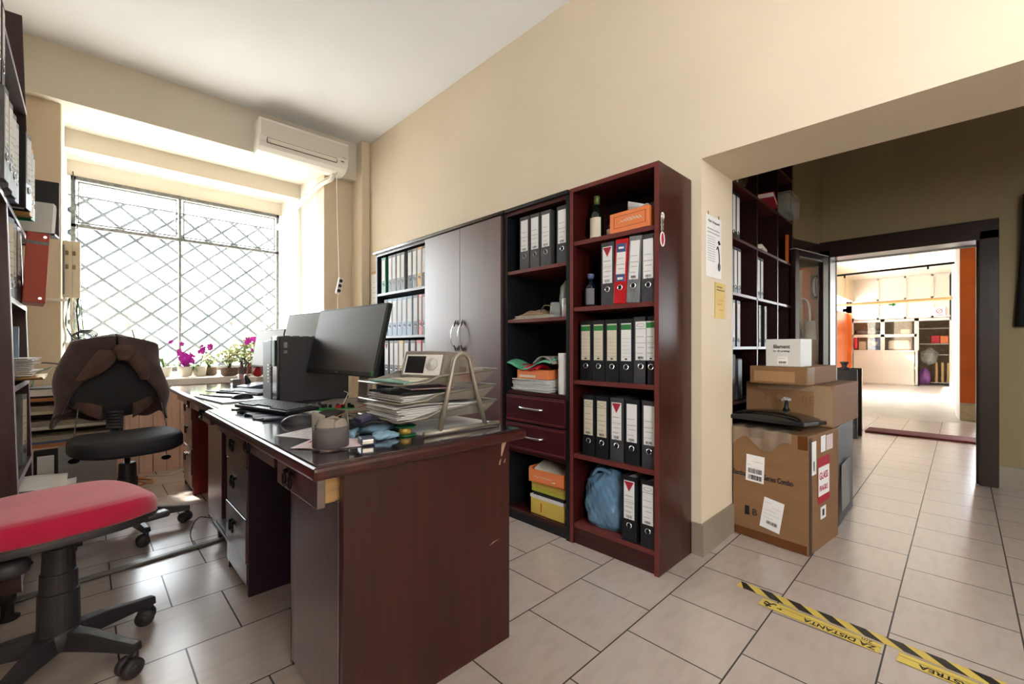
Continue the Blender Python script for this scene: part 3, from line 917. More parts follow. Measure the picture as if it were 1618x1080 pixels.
MB().lathe([(.013, .150), (.017, .156), (.019, .175), (.014, .178)], c, 16).build('cap', mat('slate_blue_cap', '5c6488', .4), t, smooth=True)
b = MB(); b.grid(lambda u, v: (c[0] - .0338 * math.cos(1.4 * (u - .5) - .5), c[1] + .0338 * math.sin(1.4 * (u - .5) - .5), c[2] + .012 + .085 * v), 8, 1); b.build('label', GREY_INK, t)

# black unit with two drawers
t = thing('shelf_unit', 'black and mahogany shelf unit with two drawers left of the tall bookcase', 'shelf unit', (2.04, 1.74, 0))
Y0, Y1 = 1.478, 1.985
MB().box(XA, XB, Y0, Y0 + .022, 0, 1.875).build('side_panel', BLACKL, t)
MB().box(XA, XB, Y1 - .022, Y1, 0, 1.875).build('side_panel', BLACKL, t)
MB().box(XB - .006, XB, Y0, Y1, .05, 1.87).build('back_panel', DARKIN, t)
MB().box(XA, XB, Y0 + .022, Y1 - .022, 1.853, 1.875).build('top_panel', MAHOGH, t)
MB().box(XA - .016, XB, Y0 - .002, Y1 - .012, 1.876, 1.898).build('cornice', BLACKL, t, bevel=.004)
for z in (1.495, 1.198, .766, .414, .052):
    MB().box(XA + .004, XB - .006, Y0 + .022, Y1 - .022, z, z + .02).build('shelf', MEDGE if z > .9 else MAHOGH, t)
MB().box(XA + .012, XA + .03, Y0 + .022, Y1 - .022, 0, .052).build('plinth', BLACKL, t)
for z0, z1 in ((.604, .762), (.437, .596)):
    dr = MB().box(XA - .012, XA + .008, Y0 + .024, Y1 - .024, z0, z1).build('drawer', mat('mahogany_drawer_plain', '43161b', .3, noise=.2, nscale=5, stretch=(5, .6, 9), coat=.3), t, bevel=.003)
    MB().box(XA - .0135, XA - .011, Y0 + .024, Y1 - .024, z1 - .016, z1 - .010).box(XA - .0135, XA - .011, Y0 + .024, Y1 - .024, z0 + .010, z0 + .016).build('drawer_bead', MEDGE, dr)
    zc = (z0 + z1) / 2 + .012
    hp = bez([(XA - .012, 1.84, zc), (XA - .034, 1.82, zc), (XA - .042, 1.76, zc - .002), (XA - .034, 1.68, zc - .004), (XA - .012, 1.66, zc - .004)], 5)
    MB().tube(hp, .0062, 8).build('handle', CHROME, dr, smooth=True)
for k, (y, c, lab) in enumerate(((1.832, BIN_DGREY, 'charcoal binder, leftmost of three together on top of the drawer unit shelf'), (1.747, BIN_DGREY, 'charcoal binder, middle of three together on the drawer unit top shelf'), (1.662, BIN_BLACK, 'charcoal binder, rightmost of three together on the drawer unit top shelf'), (1.5415, BIN_DGREY, 'grey binder standing alone at the right of the drawer unit top shelf'))):
    binder((1.888, y, 1.5155), .076, c if k != 2 else BIN_DGREY, 'plain', lab, 'binders in the drawer unit', seed=40 + k)
t = thing('face_mask_pile', 'pile of beige cloths and folded paper on the drawer unit middle shelf', 'pile', (1.95, 1.79, 1.2185))
def sheetpile(mb, c, sx, sy, n, dz, seed, tilt=6):
    rnd = random.Random(seed)
    for k in range(n):
        mb.obox((c[0] + rnd.uniform(-.008, .008), c[1] + rnd.uniform(-.008, .008), c[2] + dz * (k + .5)), (sx * rnd.uniform(.93, 1), sy * rnd.uniform(.93, 1), dz * .55), (0, 0, R(rnd.uniform(-tilt, tilt))))
    return mb
sheetpile(MB(), (1.955, 1.79, 1.2185), .14, .27, 5, .004, 5).build('paper_sheets', PAPERC, t)
MB().grid(lambda u, v: (1.90 + .11 * u, 1.70 + .19 * v, 1.242 + .035 * math.sin(PI * u) * math.sin(PI * v) * (1 + .3 * math.sin(9 * v))), 8, 14).build('folded_cloth', mat('tan_cloth', 'a08468', .85, noise=.2, nscale=14), t, smooth=True, solid=.004)
st = bez([(1.91, 1.72, 1.26), (1.90, 1.68, 1.29), (1.92, 1.64, 1.28), (1.93, 1.67, 1.255), (1.91, 1.70, 1.27)], 6)
MB().tube(st, .003, 6).build('elastic_strap', mat('taupe_strap', '6f5f4c', .8), t)
t = thing('plastic_cups', 'stack of clear plastic cups upside down on the middle shelf', 'cups', (1.95, 1.635, 1.2185))
MB().lathe([(.036, 0), (.028, .085), (.026, .087)], (1.93, 1.625, 1.2185), 20).lathe([(.0362, .001), (.0365, .008)], (1.93, 1.625, 1.2185), 20, cap=False).lathe([(.0355, .012), (.036, .018)], (1.93, 1.625, 1.2185), 20, cap=False).build('cup_stack', CLEARP, t, smooth=True)
t = thing('cup_bag', 'clear bag with white cups by the right side of the middle shelf', 'bag', (1.95, 1.54, 1.2185))
MB().lathe([(.036, 0), (.036, .10), (.03, .105)], (1.945, 1.545, 1.2185), 18).build('white_cups', WPLAST, t, smooth=True)
lump(MB(), (1.945, 1.548, 1.32), (.04, .042, .085), 11, .16).build('crinkled_bag', CLEARP, t, smooth=True)
t = thing('paper_stack', 'stack of curled magazines and papers on the shelf above the drawers', 'paper stack', (1.95, 1.78, .7865))
b = sheetpile(MB(), (1.965, 1.78, .7865), .17, .31, 12, .0062, 6, 4); b.build('paper_sheets', PAPER, t)
t = thing('orange_carton', 'flat orange box with red and green items on the paper stack', 'box', (1.95, 1.77, .862))
MB().box(1.885, 2.04, 1.64, 1.89, .8622, .915).build('carton', ORANGEC, t, bevel=.002)
MB().box(1.884, 1.885, 1.74, 1.87, .871, .884).build('carton_label', PAPERC, t)
MB().grid(lambda u, v: (1.875 + .12 * u, 1.72 + .15 * v, .918 + .02 * math.sin(PI * u) + .006 * math.sin(14 * v)), 8, 12).build('red_cloth', RED_M, t, smooth=True, solid=.012)
MB().grid(lambda u, v: (1.865 + .15 * u, 1.61 + .35 * v, .945 + .022 * math.sin(7 * v + .6) + .02 * math.sin(PI * u) - .012 * v), 8, 26).build('green_folder', mat('green_edged_folder', '5fae8c', .5, noise=.5, nscale=22, stretch=(8, 1, 1)), t, smooth=True, solid=.006)
MB().grid(lambda u, v: (1.875 + .14 * u, 1.60 + .15 * v, .955 + .04 * math.sin(PI * v)), 6, 10).build('grey_cloth', GIFTW, t, smooth=True, solid=.006)
t = thing('paper_roll', 'white kitchen paper roll standing on the shelf above the drawers', 'paper roll', (1.94, 1.55, .7865))
MB().lathe([(.046, 0), (.047, .004), (.047, .226), (.046, .229)], (1.938, 1.549, .7865), 28).build('roll', mat('white_tissue_paper', 'f0ece6', .9, noise=.03, nscale=30, bump=.2, bscale=120), t, smooth=True)
MB().lathe([(.018, .225), (.018, .2305)], (1.938, 1.549, .7865), 16).build('core', KRAFT, t, smooth=True)
tag(MB().box(2.02, 2.09, 1.505, 1.56, .7865, 1.06).build('blue_packet', mat('sky_blue_card', '6aa6c0', .6)), 'light blue packet behind the paper roll', 'packet')
# bottom: orange carton on yellow envelopes
t = thing('orange_archive_box', 'open orange box of folded papers on top of yellow folders, unit bottom', 'box', (1.97, 1.66, .262), rot=(0, 0, R(3)))
b = MB().box(-.085, .11, -.125, .13, 0, .006).box(-.085, -.08, -.125, .13, 0, .075).box(-.08, .11, -.125, -.12, 0, .085).box(-.08, .11, .125, .13, 0, .085).box(.105, .11, -.125, .13, 0, .10)
b.build('carton', ORANGEC, t, world=False)
b = MB()
for k in range(6): b.obox((.01, .01, .02 + k * .011), (.15, .2, .005), (R(3 * k - 6), R(-6), R(7 * k - 18)))
b.build('folded_papers', PAPERC, t, world=False)
b = MB(); scribble(b, (-.0855, .11, .035), (0, -1, 0), (0, 0, 1), .2, [(0, .02, .15)], th=.003, h=.014, seed=12); b.build('printed_title', PAPERC, t, world=False)
zz = .0725
for k, (hh, m, lab, dy) in enumerate(((.088, YELC, 'yellow cardboard box with a red stripe at the bottom of the unit', .0), (.02, mat('white_printed_folder', 'd8d0d2', .6), 'white and red folder in the pile below the orange box', .01), (.018, BIN_BLACK, 'black folder in the pile below the orange box', -.012), (.022, mat('lime_folder', 'b7b43a', .6), 'lime yellow folder in the pile below the orange box', .004), (.034, YELC, 'upper yellow folder directly under the orange box', .008))):
    zt = zz + hh
    o = MB().box(1.895 + .004 * k, 2.08, 1.53 + abs(dy), 1.785 + dy, zz + .0005, zt).build('document_box' if k == 0 else 'folder', m, bevel=.002)
    tag(o, lab, 'box' if k == 0 else 'folder')
    if k == 0: 
        st_ = MB().box(1.8935, 1.895, 1.70, 1.706, zz + .02, zz + .07).build('red_stripe', RED_M, o, world=False)
    zz = zt

# two-door cupboard
t = thing('cupboard', 'two-door satin mahogany cupboard with arched handles in the middle', 'cupboard', (2.03, 2.42, 0))
Y0, Y1 = 1.988, 2.858
MB().box(1.872, XB, Y0, Y0 + .02, 0, 1.875).build('side_panel', BLACKL, t)
MB().box(1.872, XB, Y1 - .02, Y1, 0, 1.875).build('side_panel', BLACKL, t)
MB().box(1.872, XB, Y0 + .02, Y1 - .02, 1.855, 1.875).build('top_panel', MAHOGH, t)
MB().box(XB - .008, XB, Y0, Y1, .05, 1.87).build('back_panel', DARKIN, t)
MB().box(1.88, XB, Y0, Y1, .0, .05).build('plinth', BLACKL, t)
for y0, y1, yh in ((2.004, 2.4195, 2.382), (2.4225, 2.856, 2.461)):
    dr = MB().box(1.854, 1.872, y0, y1, .055, 1.868).build('door', DOORW, t, bevel=.0015)
    # arched handle: dark mount with bright bow
    b = MB(); n = 16
    for k in range(n):
        pass
    arc = [(1.853 - .034 * math.sin(PI * k / n), yh, 1.128 + .088 * math.cos(PI * k / n)) for k in range(n + 1)]
    MB().tube([(p[0], p[1] + (.016 if yh > 2.4 else .016) * math.sin(PI * k / n), p[2]) for k, p in enumerate(arc)], [.0025 + .0018 * math.sin(PI * k / n) for k in range(n + 1)], 8).build('handle', CHROME, dr, smooth=True)
    for e in (1, -1):
        MB().tube([(1.850, yh, 1.128 + e * .112), (1.846, yh + .002, 1.128 + e * .088), (1.838, yh + .006, 1.128 + e * .066)], [.001, .007, .004], 8).build('handle_tip', BIN_BLACK, dr)
tag(MB().box(1.852, XB, 1.975, 3.70, 1.8755, 1.8985).build('cupboard_cornice', mat('black_brown_cornice', '2a1c1c', .25, coat=.5), bevel=.005), 'long dark cornice board running over the cupboard and the far shelves', 'cornice')

# far open unit with grey binders
t = thing('shelf_unit', 'dark open shelf unit of grey and blue binders next to the window corner', 'shelf unit', (2.04, 3.27, 0))
Y0, Y1 = 2.862, 3.672
MB().box(XA, XB, Y0, Y0 + .018, 0, 1.875).build('side_panel', BLACKL, t)
MB().box(XA, XB, Y1 - .02, Y1, 0, 1.875).build('side_panel', BLACKL, t)
MB().box(XB - .008, XB, Y0, Y1, 0, 1.87).build('back_panel', DARKIN, t)
MB().box(XA, XB, Y0 + .018, Y1 - .02, 1.855, 1.875).build('top_panel', MAHOGH, t)
SHG = mat('grey_edged_shelf', '8c8c92', .35)
for z in (1.502, 1.128, .755, .40, .05): MB().box(XA + .002, XB - .008, Y0 + .018, Y1 - .02, z, z + .02).build('shelf', SHG, t)
G1 = 'binders in the far shelf unit'
def place_row(z, items, shelf, seed0, st='plain', **kw):
    for k, (ya, yb, c, style, desc) in enumerate(items):
        wd = min(.076, abs(ya - yb) - .002)
        binder((1.886, (ya + yb) / 2, z), wd, c, style, desc, G1, seed=seed0 + k, detail=False, **kw)
place_row(1.5225, [(3.60, 3.525, BIN_GREEN, 'plain', 'green binder at the left end of the top row near the window corner'),
 (3.476, 3.415, BIN_GREY, 'plain', 'grey binder directly right of the green one, top row'),
 (3.414, 3.346, BIN_GREY, 'plain', 'second grey binder right of the green one, top row'),
 (3.338, 3.273, BIN_GREY, 'plain', 'third grey binder right of the green one, top row'),
 (3.271, 3.206, BIN_GREY, 'plain', 'grey binder left of the dark gap, top row of far unit'),
 (3.160, 3.090, BIN_DGREY, 'plain', 'taupe grey binder just right of the dark gap, top row of far unit'),
 (3.088, 3.019, BIN_GREY, 'plain', 'grey binder left of the yellow one, top row of far unit'),
 (3.016, 2.947, BIN_YEL, 'plain', 'sand yellow binder in the top row beside the cupboard door'),
 (2.945, 2.882, BIN_DGREY, 'oval', 'charcoal binder at the right end of the top row, touching the cupboard')], 1, 60)
place_row(1.1485, [(3.55, 3.488, BIN_NAVY, 'plain', 'navy binder behind the monitor edge at the left of the middle row'),
 (3.486, 3.410, BIN_BLUE, 'plain', 'pale blue binder, first of five in the middle row of far unit'),
 (3.408, 3.326, BIN_BLUE, 'plain', 'pale blue binder, second of five in the middle row of far unit'),
 (3.324, 3.248, BIN_BLUE, 'plain', 'pale blue binder, third of five in the middle row of far unit'),
 (3.246, 3.174, BIN_BLUE, 'plain', 'pale blue binder, fourth of five in the middle row of far unit'),
 (3.172, 3.086, BIN_BLUE, 'plain', 'pale blue binder, fifth of five in the middle row of far unit'),
 (3.077, 3.003, BIN_GREY, 'plain', 'blue-grey binder left of the thin red one, middle row'),
 (2.994, 2.944, BIN_RED, 'plain', 'thin red-edged binder in the middle row beside the cupboard'),
 (2.942, 2.884, BIN_GREY, 'plain', 'grey binder at the right end of the middle row')], 2, 70)
place_row(.7755, [(3.545, 3.470, BIN_DGREY, 'triangle', 'binder with red triangle label at the left of the third row'),
 (3.455, 3.388, BIN_GREY, 'plain', 'white-labelled grey binder, second in the third row'),
 (3.385, 3.302, BIN_GREY, 'plain', 'white-labelled grey binder, third in the third row'),
 (3.300, 3.224, BIN_YEL, 'plain', 'yellow-edged binder in the third row of the far unit'),
 (3.216, 3.142, BIN_GREY, 'plain', 'white-labelled binder right of the yellow-edged one, third row'),
 (3.116, 3.040, BIN_GREY, 'plain', 'white-labelled binder behind the radio, third row of far unit'),
 (3.026, 2.952, BIN_RED, 'plain', 'red-topped binder in the third row near the cupboard door'),
 (2.944, 2.882, BIN_GREY, 'plain', 'grey binder at the right end of the third row')], 3, 80, h=.33)
# papers hung on the wall by the corner
t = thing('wall_calendar', 'sheet calendar with brown top strip hung in the corner left of the shelves', 'calendar', (2.22, 4.0, 1.6))
MB().box(2.214, 2.224, 4.24, 4.46, 1.83, 1.86).build('header_strip', PINEW, t)
MB().box(2.216, 2.224, 4.24, 4.45, 1.25, 1.83).build('sheet', PAPER, t)
b = MB()
for k in range(9): b.box(2.2153, 2.216, 4.26, 4.42, 1.3 + k * .055, 1.303 + k * .055)
b.build('printed_lines', GREY_INK, t)

# ================================================================== DESKS
def desk(name_label, y0, y1, fx, drawers, cabinet, ztop, endpanel=True, xb=1.155, group='mahogany office desks'):
    """top X fx-.07..xb ; drawers (ya,yb) pedestal; cabinet (ya,yb)"""
    t = thing('office_desk', name_label, 'desk', (0.8, (y0 + y1) / 2, 0), group=group)
    top = MB().box(fx - .088, xb, y0, y1, ztop - .034, ztop).build('desk_top', MAHOGH, t, bevel=.010)
    MB().box(fx - .075, xb - .02, y0 + .02, y1 - .01, ztop, ztop + .0045).build('glass_sheet', mat('desk_glass_sheet', '3a2c30', .14, coat=1.0, coatr=.09, coati=1.7, spec=.8, noise=.25, nscale=3, stretch=(1, 3, 1)), t)
    zt = ztop - .034
    if endpanel:
        MB().box(fx + .002, xb - .055, y0 + .035, y0 + .060, 0, zt).build('end_panel', MAHOG, t, bevel=.001)
    # back (modesty) panel
    MB().box(xb - .075, xb - .057, y0 + .06, y1 - .03, .25, zt).build('modesty_panel', MAHOG, t)
    # door cabinet
    ya, yb = cabinet
    MB().box(fx + .018, xb - .08, ya, ya + .018, .0, zt).build('side_panel', MAHOG, t)
    MB().box(fx + .002, xb - .08, yb - .018, yb, .0, zt).build('side_panel', MAHOG, t)
    MB().box(fx + .02, xb - .08, ya + .018, yb - .018, .04, .06).build('cabinet_floor', DARKIN, t)
    dr = MB().box(fx, fx + .018, ya + .003, yb - .022, .02, ztop - .118).build('cabinet_door', DRAWV, t, bevel=.0015)
    MB().lathe([(.012, 0), (.012, .006), (.008, .012)], (fx, yb - .055, ztop - .16), 14, M=Matrix.Rotation(-PI / 2, 4, 'Y')).build('door_lock', RAWIRON, dr, smooth=True)
    # top drawer over the cabinet, slightly pulled out
    d1 = MB().box(fx - .052, fx - .030, ya + .012, yb - .045, ztop - .128, ztop - .04).build('drawer', DRAW, t, bevel=.002)
    MB().box(fx - .030, fx + .30, ya + .022, ya + .034, ztop - .12, ztop - .05).build('drawer_side', PINEW, d1)
    MB().box(fx - .03, fx + .3, yb - .07, yb - .058, ztop - .12, ztop - .05).build('drawer_side', PINEW, d1)
    ring_handle(fx - .052, (ya + yb) / 2 + .02, ztop - .082, d1)
    # pencil drawer over the knee space
    k0, k1 = (yb, drawers[0]) if drawers[0] > yb else (drawers[1], ya)
    d2 = MB().box(fx - .046, fx - .026, k0 + .01, k1 - .01, ztop - .096, ztop - .04).build('drawer', DRAW, t, bevel=.002)
    MB().box(fx - .026, fx + .3, k0 + .05, k1 - .05, ztop - .09, ztop - .05).build('drawer_box', PINEW, d2)
    ring_handle(fx - .046, k0 + .30, ztop - .066, d2)
    # pedestal
    ya, yb = drawers
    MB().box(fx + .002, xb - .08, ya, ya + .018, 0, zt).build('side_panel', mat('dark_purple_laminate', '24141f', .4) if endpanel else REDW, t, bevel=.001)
    MB().box(fx + .002, xb - .08, yb - .018, yb, 0, zt).build('side_panel', MAHOG, t)
    MB().box(fx + .02, xb - .08, ya + .018, yb - .018, 0.02, .036).build('pedestal_floor', DARKIN, t)
    zs = [(.045, .135), (.14, .325), (.33, .53), (.535, .655)]
    for k, (za, zb) in enumerate(zs):
        off = -.004 * (k % 2)
        dd = MB().box(fx - .004 + off, fx + .016 + off, ya + .008, yb - .008, za * ztop / .75, zb * ztop / .75).build('drawer', DRAW, t, bevel=.002)
        if k: ring_handle(fx - .004 + off, (ya + yb) / 2 + .02, (za + zb) / 2 * ztop / .75 + .02, dd)
    dd = MB().box(fx - .044, fx - .024, ya + .008, yb - .008, .662 * ztop / .75, .712 * ztop / .75).build('drawer', DRAW, t, bevel=.002)
    MB().box(fx - .024, fx + .2, ya + .03, yb - .03, .668 * ztop / .75, .7 * ztop / .75).build('drawer_box', PINEW, dd)
    return t
DRAWV = mat('glossy_mahogany_door_vertical_grain', '4c2c36', 0.3, noise=0.3, nscale=5, stretch=(3, 12, 0.5), coat=1.0, coatr=.26, coati=2.1, bump=.06)
def ring_handle(x, y, z, parent):
    """bail pull in a dark finish, facing -X"""
    b = MB()
    b.box(x - .004, x, y - .032, y + .032, z + .006, z + .022)
    for s in (-1, 1):
        b.lathe([(.007, 0), (.007, .012), (.004, .016)], (x, y + s * .024, z + .012), 10, M=Matrix.Rotation(-PI / 2, 4, 'Y'))
        b.tube([(x - .012, y + s * .024 + .012 * math.cos(a), z - .010 + .020 * math.sin(a)) for a in [2 * PI * k / 14 for k in range(14)]], .0032, 6, closed=True)
    b.tube(bez([(x - .012, y - .022, z - .012), (x - .018, y, z - .022), (x - .012, y + .022, z - .012)], 5), .003, 6)
    b.build('handle', RAWIRON, parent, smooth=False)

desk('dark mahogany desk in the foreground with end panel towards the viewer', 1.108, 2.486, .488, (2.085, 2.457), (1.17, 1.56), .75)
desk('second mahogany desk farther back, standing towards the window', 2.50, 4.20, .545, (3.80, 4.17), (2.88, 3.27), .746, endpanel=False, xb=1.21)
# chips in the end panel veneer
dk = [o for o in bpy.data.objects if o.name == 'office_desk'][0]
for q in (((1.062, .712), (1.086, .712), (1.074, .688), (1.062, .66), (1.058, .664)), ((1.052, .648), (1.060, .655), (1.054, .632), (1.048, .634)), ((1.076, .648), (1.081, .650), (1.076, .636), (1.071, .637)), ((1.0, .36), (1.05, .372), (1.02, .37))):
    chip = MB(); chip.bm.faces.new([chip.bm.verts.new((a, 1.1424, z_)) for a, z_ in q])
    chip.build('veneer_chip', mat('bare_chipboard', 'a8856c', .8), dk)

# ------------- things on the near desk
ZD = .7548
t = thing('monitor', 'large black monitor in the foreground, tilted back, facing the desk front', 'monitor', (1.02, 2.15, ZD))
def panel_frame(BR, yaw, tilt, w, h, th=.022):
    d = Vector((-math.sin(yaw), math.cos(yaw), 0)); n = Vector((math.cos(yaw), math.sin(yaw), 0))
    up = n * math.sin(tilt) + Vector((0, 0, math.cos(tilt))); bk = n * math.cos(tilt) - Vector((0, 0, math.sin(tilt)))
    M = Matrix.Translation(BR) @ Matrix((bk, d, up)).transposed().to_4x4()
    return M  # local: x = depth (back), y = along width, z = up
M = panel_frame((.918, 1.83, .915), .061, .229, .70, .35)
w_, h_ = .70, .35
MB().box(0, .024, 0, w_, 0, h_, M).build('casing', BPLAST, t, bevel=.003)
MB().box(-.0012, 0, .009, w_ - .009, .022, h_ - .009, M).build('screen', SCREEN, t)
b = MB(); b.box(-.0014, -.0005, .335, .365, .008, .0145, M); b.build('maker_logo', GREY_INK, t)
MB().box(-.0016, -.0005, .004, .020, .003, .028, M).build('status_sticker', LABG, t)
MB().box(.024, .05, .2, .5, .08, .27, M).build('back_housing', BPLAST, t, bevel=.008)
SB = mat('taupe_grey_stand_plastic', '8d8378', .45)
MB().obox((1.045, 2.16, .90), (.028, .10, .28), (0, R(4), R(3))).build('stand_column', SB, t, bevel=.006)
MB().prism([(.82, 1.97), (.97, 1.78), (1.12, 2.02), (1.12, 2.34), (.98, 2.42), (.86, 2.30)], ZD, ZD + .012).build('stand_foot', SB, t, bevel=.004)
cb = bez([(1.0, 2.0, .93), (.98, 1.93, .88), (1.02, 1.86, .845), (1.12, 1.75, .83)], 6)
MB().tube(cb, .004, 6).build('cable', CABLEK, t, smooth=True)

t = thing('computer_tower', 'black desktop computer tower standing behind the foreground monitor', 'computer', (.9, 2.6, ZD))
MB().box(.722, 1.10, 2.465, 2.625, ZD, 1.112).build('case', GPLAST, t, bevel=.004)
MB().box(.708, .722, 2.463, 2.545, ZD + .003, 1.112).build('front_bezel', DCHROME, t, bevel=.004)
MB().box(.705, .722, 2.55, 2.627, ZD + .003, 1.095).build('front_bezel', BPLAST, t, bevel=.006)
MB().box(.700, .709, 2.478, 2.53, .95, 1.09).build('drive_bay', BPLAST, t, bevel=.002)
b = MB()
for k in range(6): b.box(.70, .709, 2.57, 2.61, .86 + .018 * k, .869 + .018 * k)
b.build('vent', STEEL, t)
b = MB()
for k in range(5): b.box(.75 + .05 * k, .785 + .05 * k, 2.50, 2.59, 1.1121, 1.116)
b.build('top_vent', BPLAST, t)
MB().box(.742, .760, 2.4638, 2.465, 1.05, 1.08).build('silver_sticker', GIFTW, t)
MB().box(.742, .760, 2.4638, 2.465, 1.02, 1.036).build('small_sticker', GREY_INK, t)
t.location += Vector((.022, .078, -.004))
tag(MB().box(.74, .96, 2.74, 2.84, .7505, 1.085).build('slim_computer', BPLAST, bevel=.006), 'slim black computer case standing directly behind the tower', 'computer')

def keyboard(label, c, yaw, L=.44, W=.15, seed=0):
    t = thing('keyboard', label, 'keyboard', c, rot=(0, R(-2), yaw))
    MB().box(-W / 2, W / 2, -L / 2, L / 2, .002, .018).build('keyboard_body', BPLAST, t, world=False, bevel=.004)
    b = MB()
    for i in range(6):
        x0 = -W / 2 + .010 + i * .0222
        n = 20 if i != 0 else 12
        st = (L - .03) / n
        for k in range(n):
            y0 = -L / 2 + .012 + k * st
            if i == 0 and 3 < k < 8 : 
                continue
            b.box(x0, x0 + .0175, y0, y0 + st * .82, .018, .0235)
    ks = b.build('keys', mat('charcoal_keys', '3b3c42', .5), t, world=False)
    ks['kind'] = 'stuff'
    return t
keyboard('black keyboard on the crumpled pad in the middle of the near desk', (.615, 2.16, ZD + .016), R(12))
t = thing('crumpled_pad', 'dark crinkled notebook pad lying under the near keyboard', 'pad', (.58, 2.15, ZD))
def padf(u, v): 
    return (.500 + .16 * v + .012 * math.sin(23 * u) * (1 - v), 1.92 + .47 * u + .04 * v, ZD + .005 + .004 * math.sin(31 * u) * (1 - v))
MB().grid(padf, 46, 6).build('pad_sheet', mat('dark_blue_grey_pad', '3f4150', .5), t, solid=.007)
def mouse(label, c, yaw, m=GPLAST):
    t = thing('computer_mouse', label, 'mouse', c, rot=(0, 0, yaw))
    def f(u, v):
        a = 2 * PI * u; th = PI / 2 * v
        return (.058 * math.cos(a) * math.cos(th), .034 * math.sin(a) * math.cos(th), .036 * math.sin(th) * (1 + .15 * math.cos(a) * math.cos(th)))
    MB().grid(f, 20, 8, closeu=True).build('mouse_body', m, t, world=False, smooth=True)
    MB().tube([(.03, 0, .029), (.045, 0, .022)], .004, 8).build('scroll_wheel', BPLAST, t, world=False)
mouse('dark grey computer mouse beside the near keyboard', (.585, 1.79, ZD), R(-30))
mouse('black computer mouse on the far desk beside the paper pad', (.64, 2.86, .7505), R(-20), BPLAST)
# torn taupe paper cup box
t = thing('torn_card_box', 'small round grey card box with torn pale flaps on the desk corner', 'box', (.52, 1.30, ZD))
c = (.516, 1.292, ZD + .0055)
def ovl(r, z, k=1.0): return r, z
b = MB(); b.lathe([(.048, 0), (.050, .002), (.050, .060)], c, 28, cap=False); b.lathe([(.048, 0), (.0, 0.0005)], c, 28, cap=False)
b.build('box_wall', GIFT, t, smooth=True, solid=.0015)
b = MB()
def flap(a0, a1, h0, h1, out):
    def f(u, v):
        a = a0 + (a1 - a0) * u
        hh = h0 + (h1 - h0) * (1 - abs(2 * u - 1)) ** .8
        r = .0502 + out * v
        return (c[0] + r * math.cos(a), c[1] + r * math.sin(a), c[2] + .052 + hh * v)
    b.grid(f, 10, 4)
for (a0, a1, h0, h1, out) in ((-3.0, -1.7, .030, .034, -.012), (-1.75, -.6, .024, .032, -.008), (-.6, .5, .028, .048, -.004), (.5, 1.6, .022, .030, -.008), (1.5, 3.3, .030, .050, .000)):
    flap(a0, a1, h0, h1, out)
b.build('torn_flap', GIFTW, t, smooth=True, solid=.0012)
t = thing('paper_notes', 'pinkish printed slips under the grey card box', 'papers', (.55, 1.32, ZD))
b = MB(); 
for k, (x, y, a) in enumerate(((.54, 1.33, 20), (.56, 1.31, -10), (.52, 1.36, 42))): b.obox((x, y, ZD + .001 + .0013 * k), (.15, .12, .0009), (0, 0, R(a)))
b.build('paper_slip', PAPERP, t)
b = MB()
for k in range(5): b.obox((.535 + .004 * k, 1.38 + .006 * k, ZD + .0045), (.10, .0025, .0004), (0, 0, R(-10)))
b.build('printed_lines', LABR, t)
tag(MB().obox((.60, 1.53, ZD + .001), (.22, .24, .001), (0, 0, R(25))).build('printed_sheet', mat('printed_leaflet_sheet', 'b9b4b4', .4, noise=.6, nscale=60, stretch=(1, 5, 1))), 'finely printed sheet lying between the mouse and card box', 'paper')
# gloves, phone and small things
t = thing('knit_gloves', 'pale blue knitted gloves in a heap beside the card box', 'gloves', (.70, 1.37, ZD))
b = MB(); lump(b, (.72, 1.42, ZD + .021), (.075, .06, .022), 21, .18); lump(b, (.69, 1.30, ZD + .011), (.045, .035, .012), 22, .2)
for k in range(4): b.tube(bez([(.66 - .012 * k, 1.42, ZD + .02), (.63 - .006 * k, 1.385 + .012 * k, ZD + .024), (.61, 1.36 + .022 * k, ZD + .010)], 4), [.010] * 9, 8)
b.build('glove_body', GLOVE, t, smooth=True)
b = MB(); lump(b, (.80, 1.46, ZD + .026), (.05, .045, .026), 25, .22); b.build('dark_cuff', DGLOVE, t, smooth=True)
t = thing('folded_wallet', 'dark navy case and cable bundle on top of the blue gloves', 'wallet', (.66, 1.36, ZD + .04))
MB().obox((.665, 1.375, ZD + .050), (.10, .055, .013), (R(8), R(-5), R(25))).build('case_body', DGLOVE, t, bevel=.004)
MB().obox((.648, 1.36, ZD + .064), (.045, .04, .014), (R(8), R(-12), R(10))).build('purple_flap', mat('dull_purple_leather', '3c3452', .6), t, bevel=.003)
for k in range(3): MB().tube(bez([(.60, 1.42 - .02 * k, ZD + .03), (.66, 1.37 - .02 * k, ZD + .045 + .004 * k), (.73, 1.36 - .02 * k, ZD + .04)], 6), .0042, 6).build('cable_loop', CABLEK, t, smooth=True)
t = thing('metal_connector', 'small silver connector block in front of the gloves', 'connector', (.605, 1.24, ZD))
MB().obox((.612, 1.262, ZD + .012), (.042, .046, .022), (0, 0, R(-12))).build('shell', BLUEG, t, bevel=.003)
MB().obox((.606, 1.243, ZD + .012), (.034, .016, .014), (0, 0, R(-12))).build('metal_port', CHROME, t, bevel=.002)
t = thing('wire_spool', 'green plastic spool of golden wire lying flat beside the tray stand', 'spool', (.77, 1.30, ZD))
c = (.768, 1.302, ZD)
MB().lathe([(.034, 0), (.036, .002), (.036, .005), (.016, .006)], c, 26).build('lower_flange', GREEND, t, smooth=False)
MB().lathe([(.018, .006), (.021, .008), (.021, .026), (.018, .028)], c, 24).build('wire_winding', GOLD, t, smooth=True)
MB().lathe([(.016, .028), (.036, .0285), (.037, .033), (.030, .036), (.012, .034)], c, 26).build('upper_flange', GREEND, t, smooth=False)
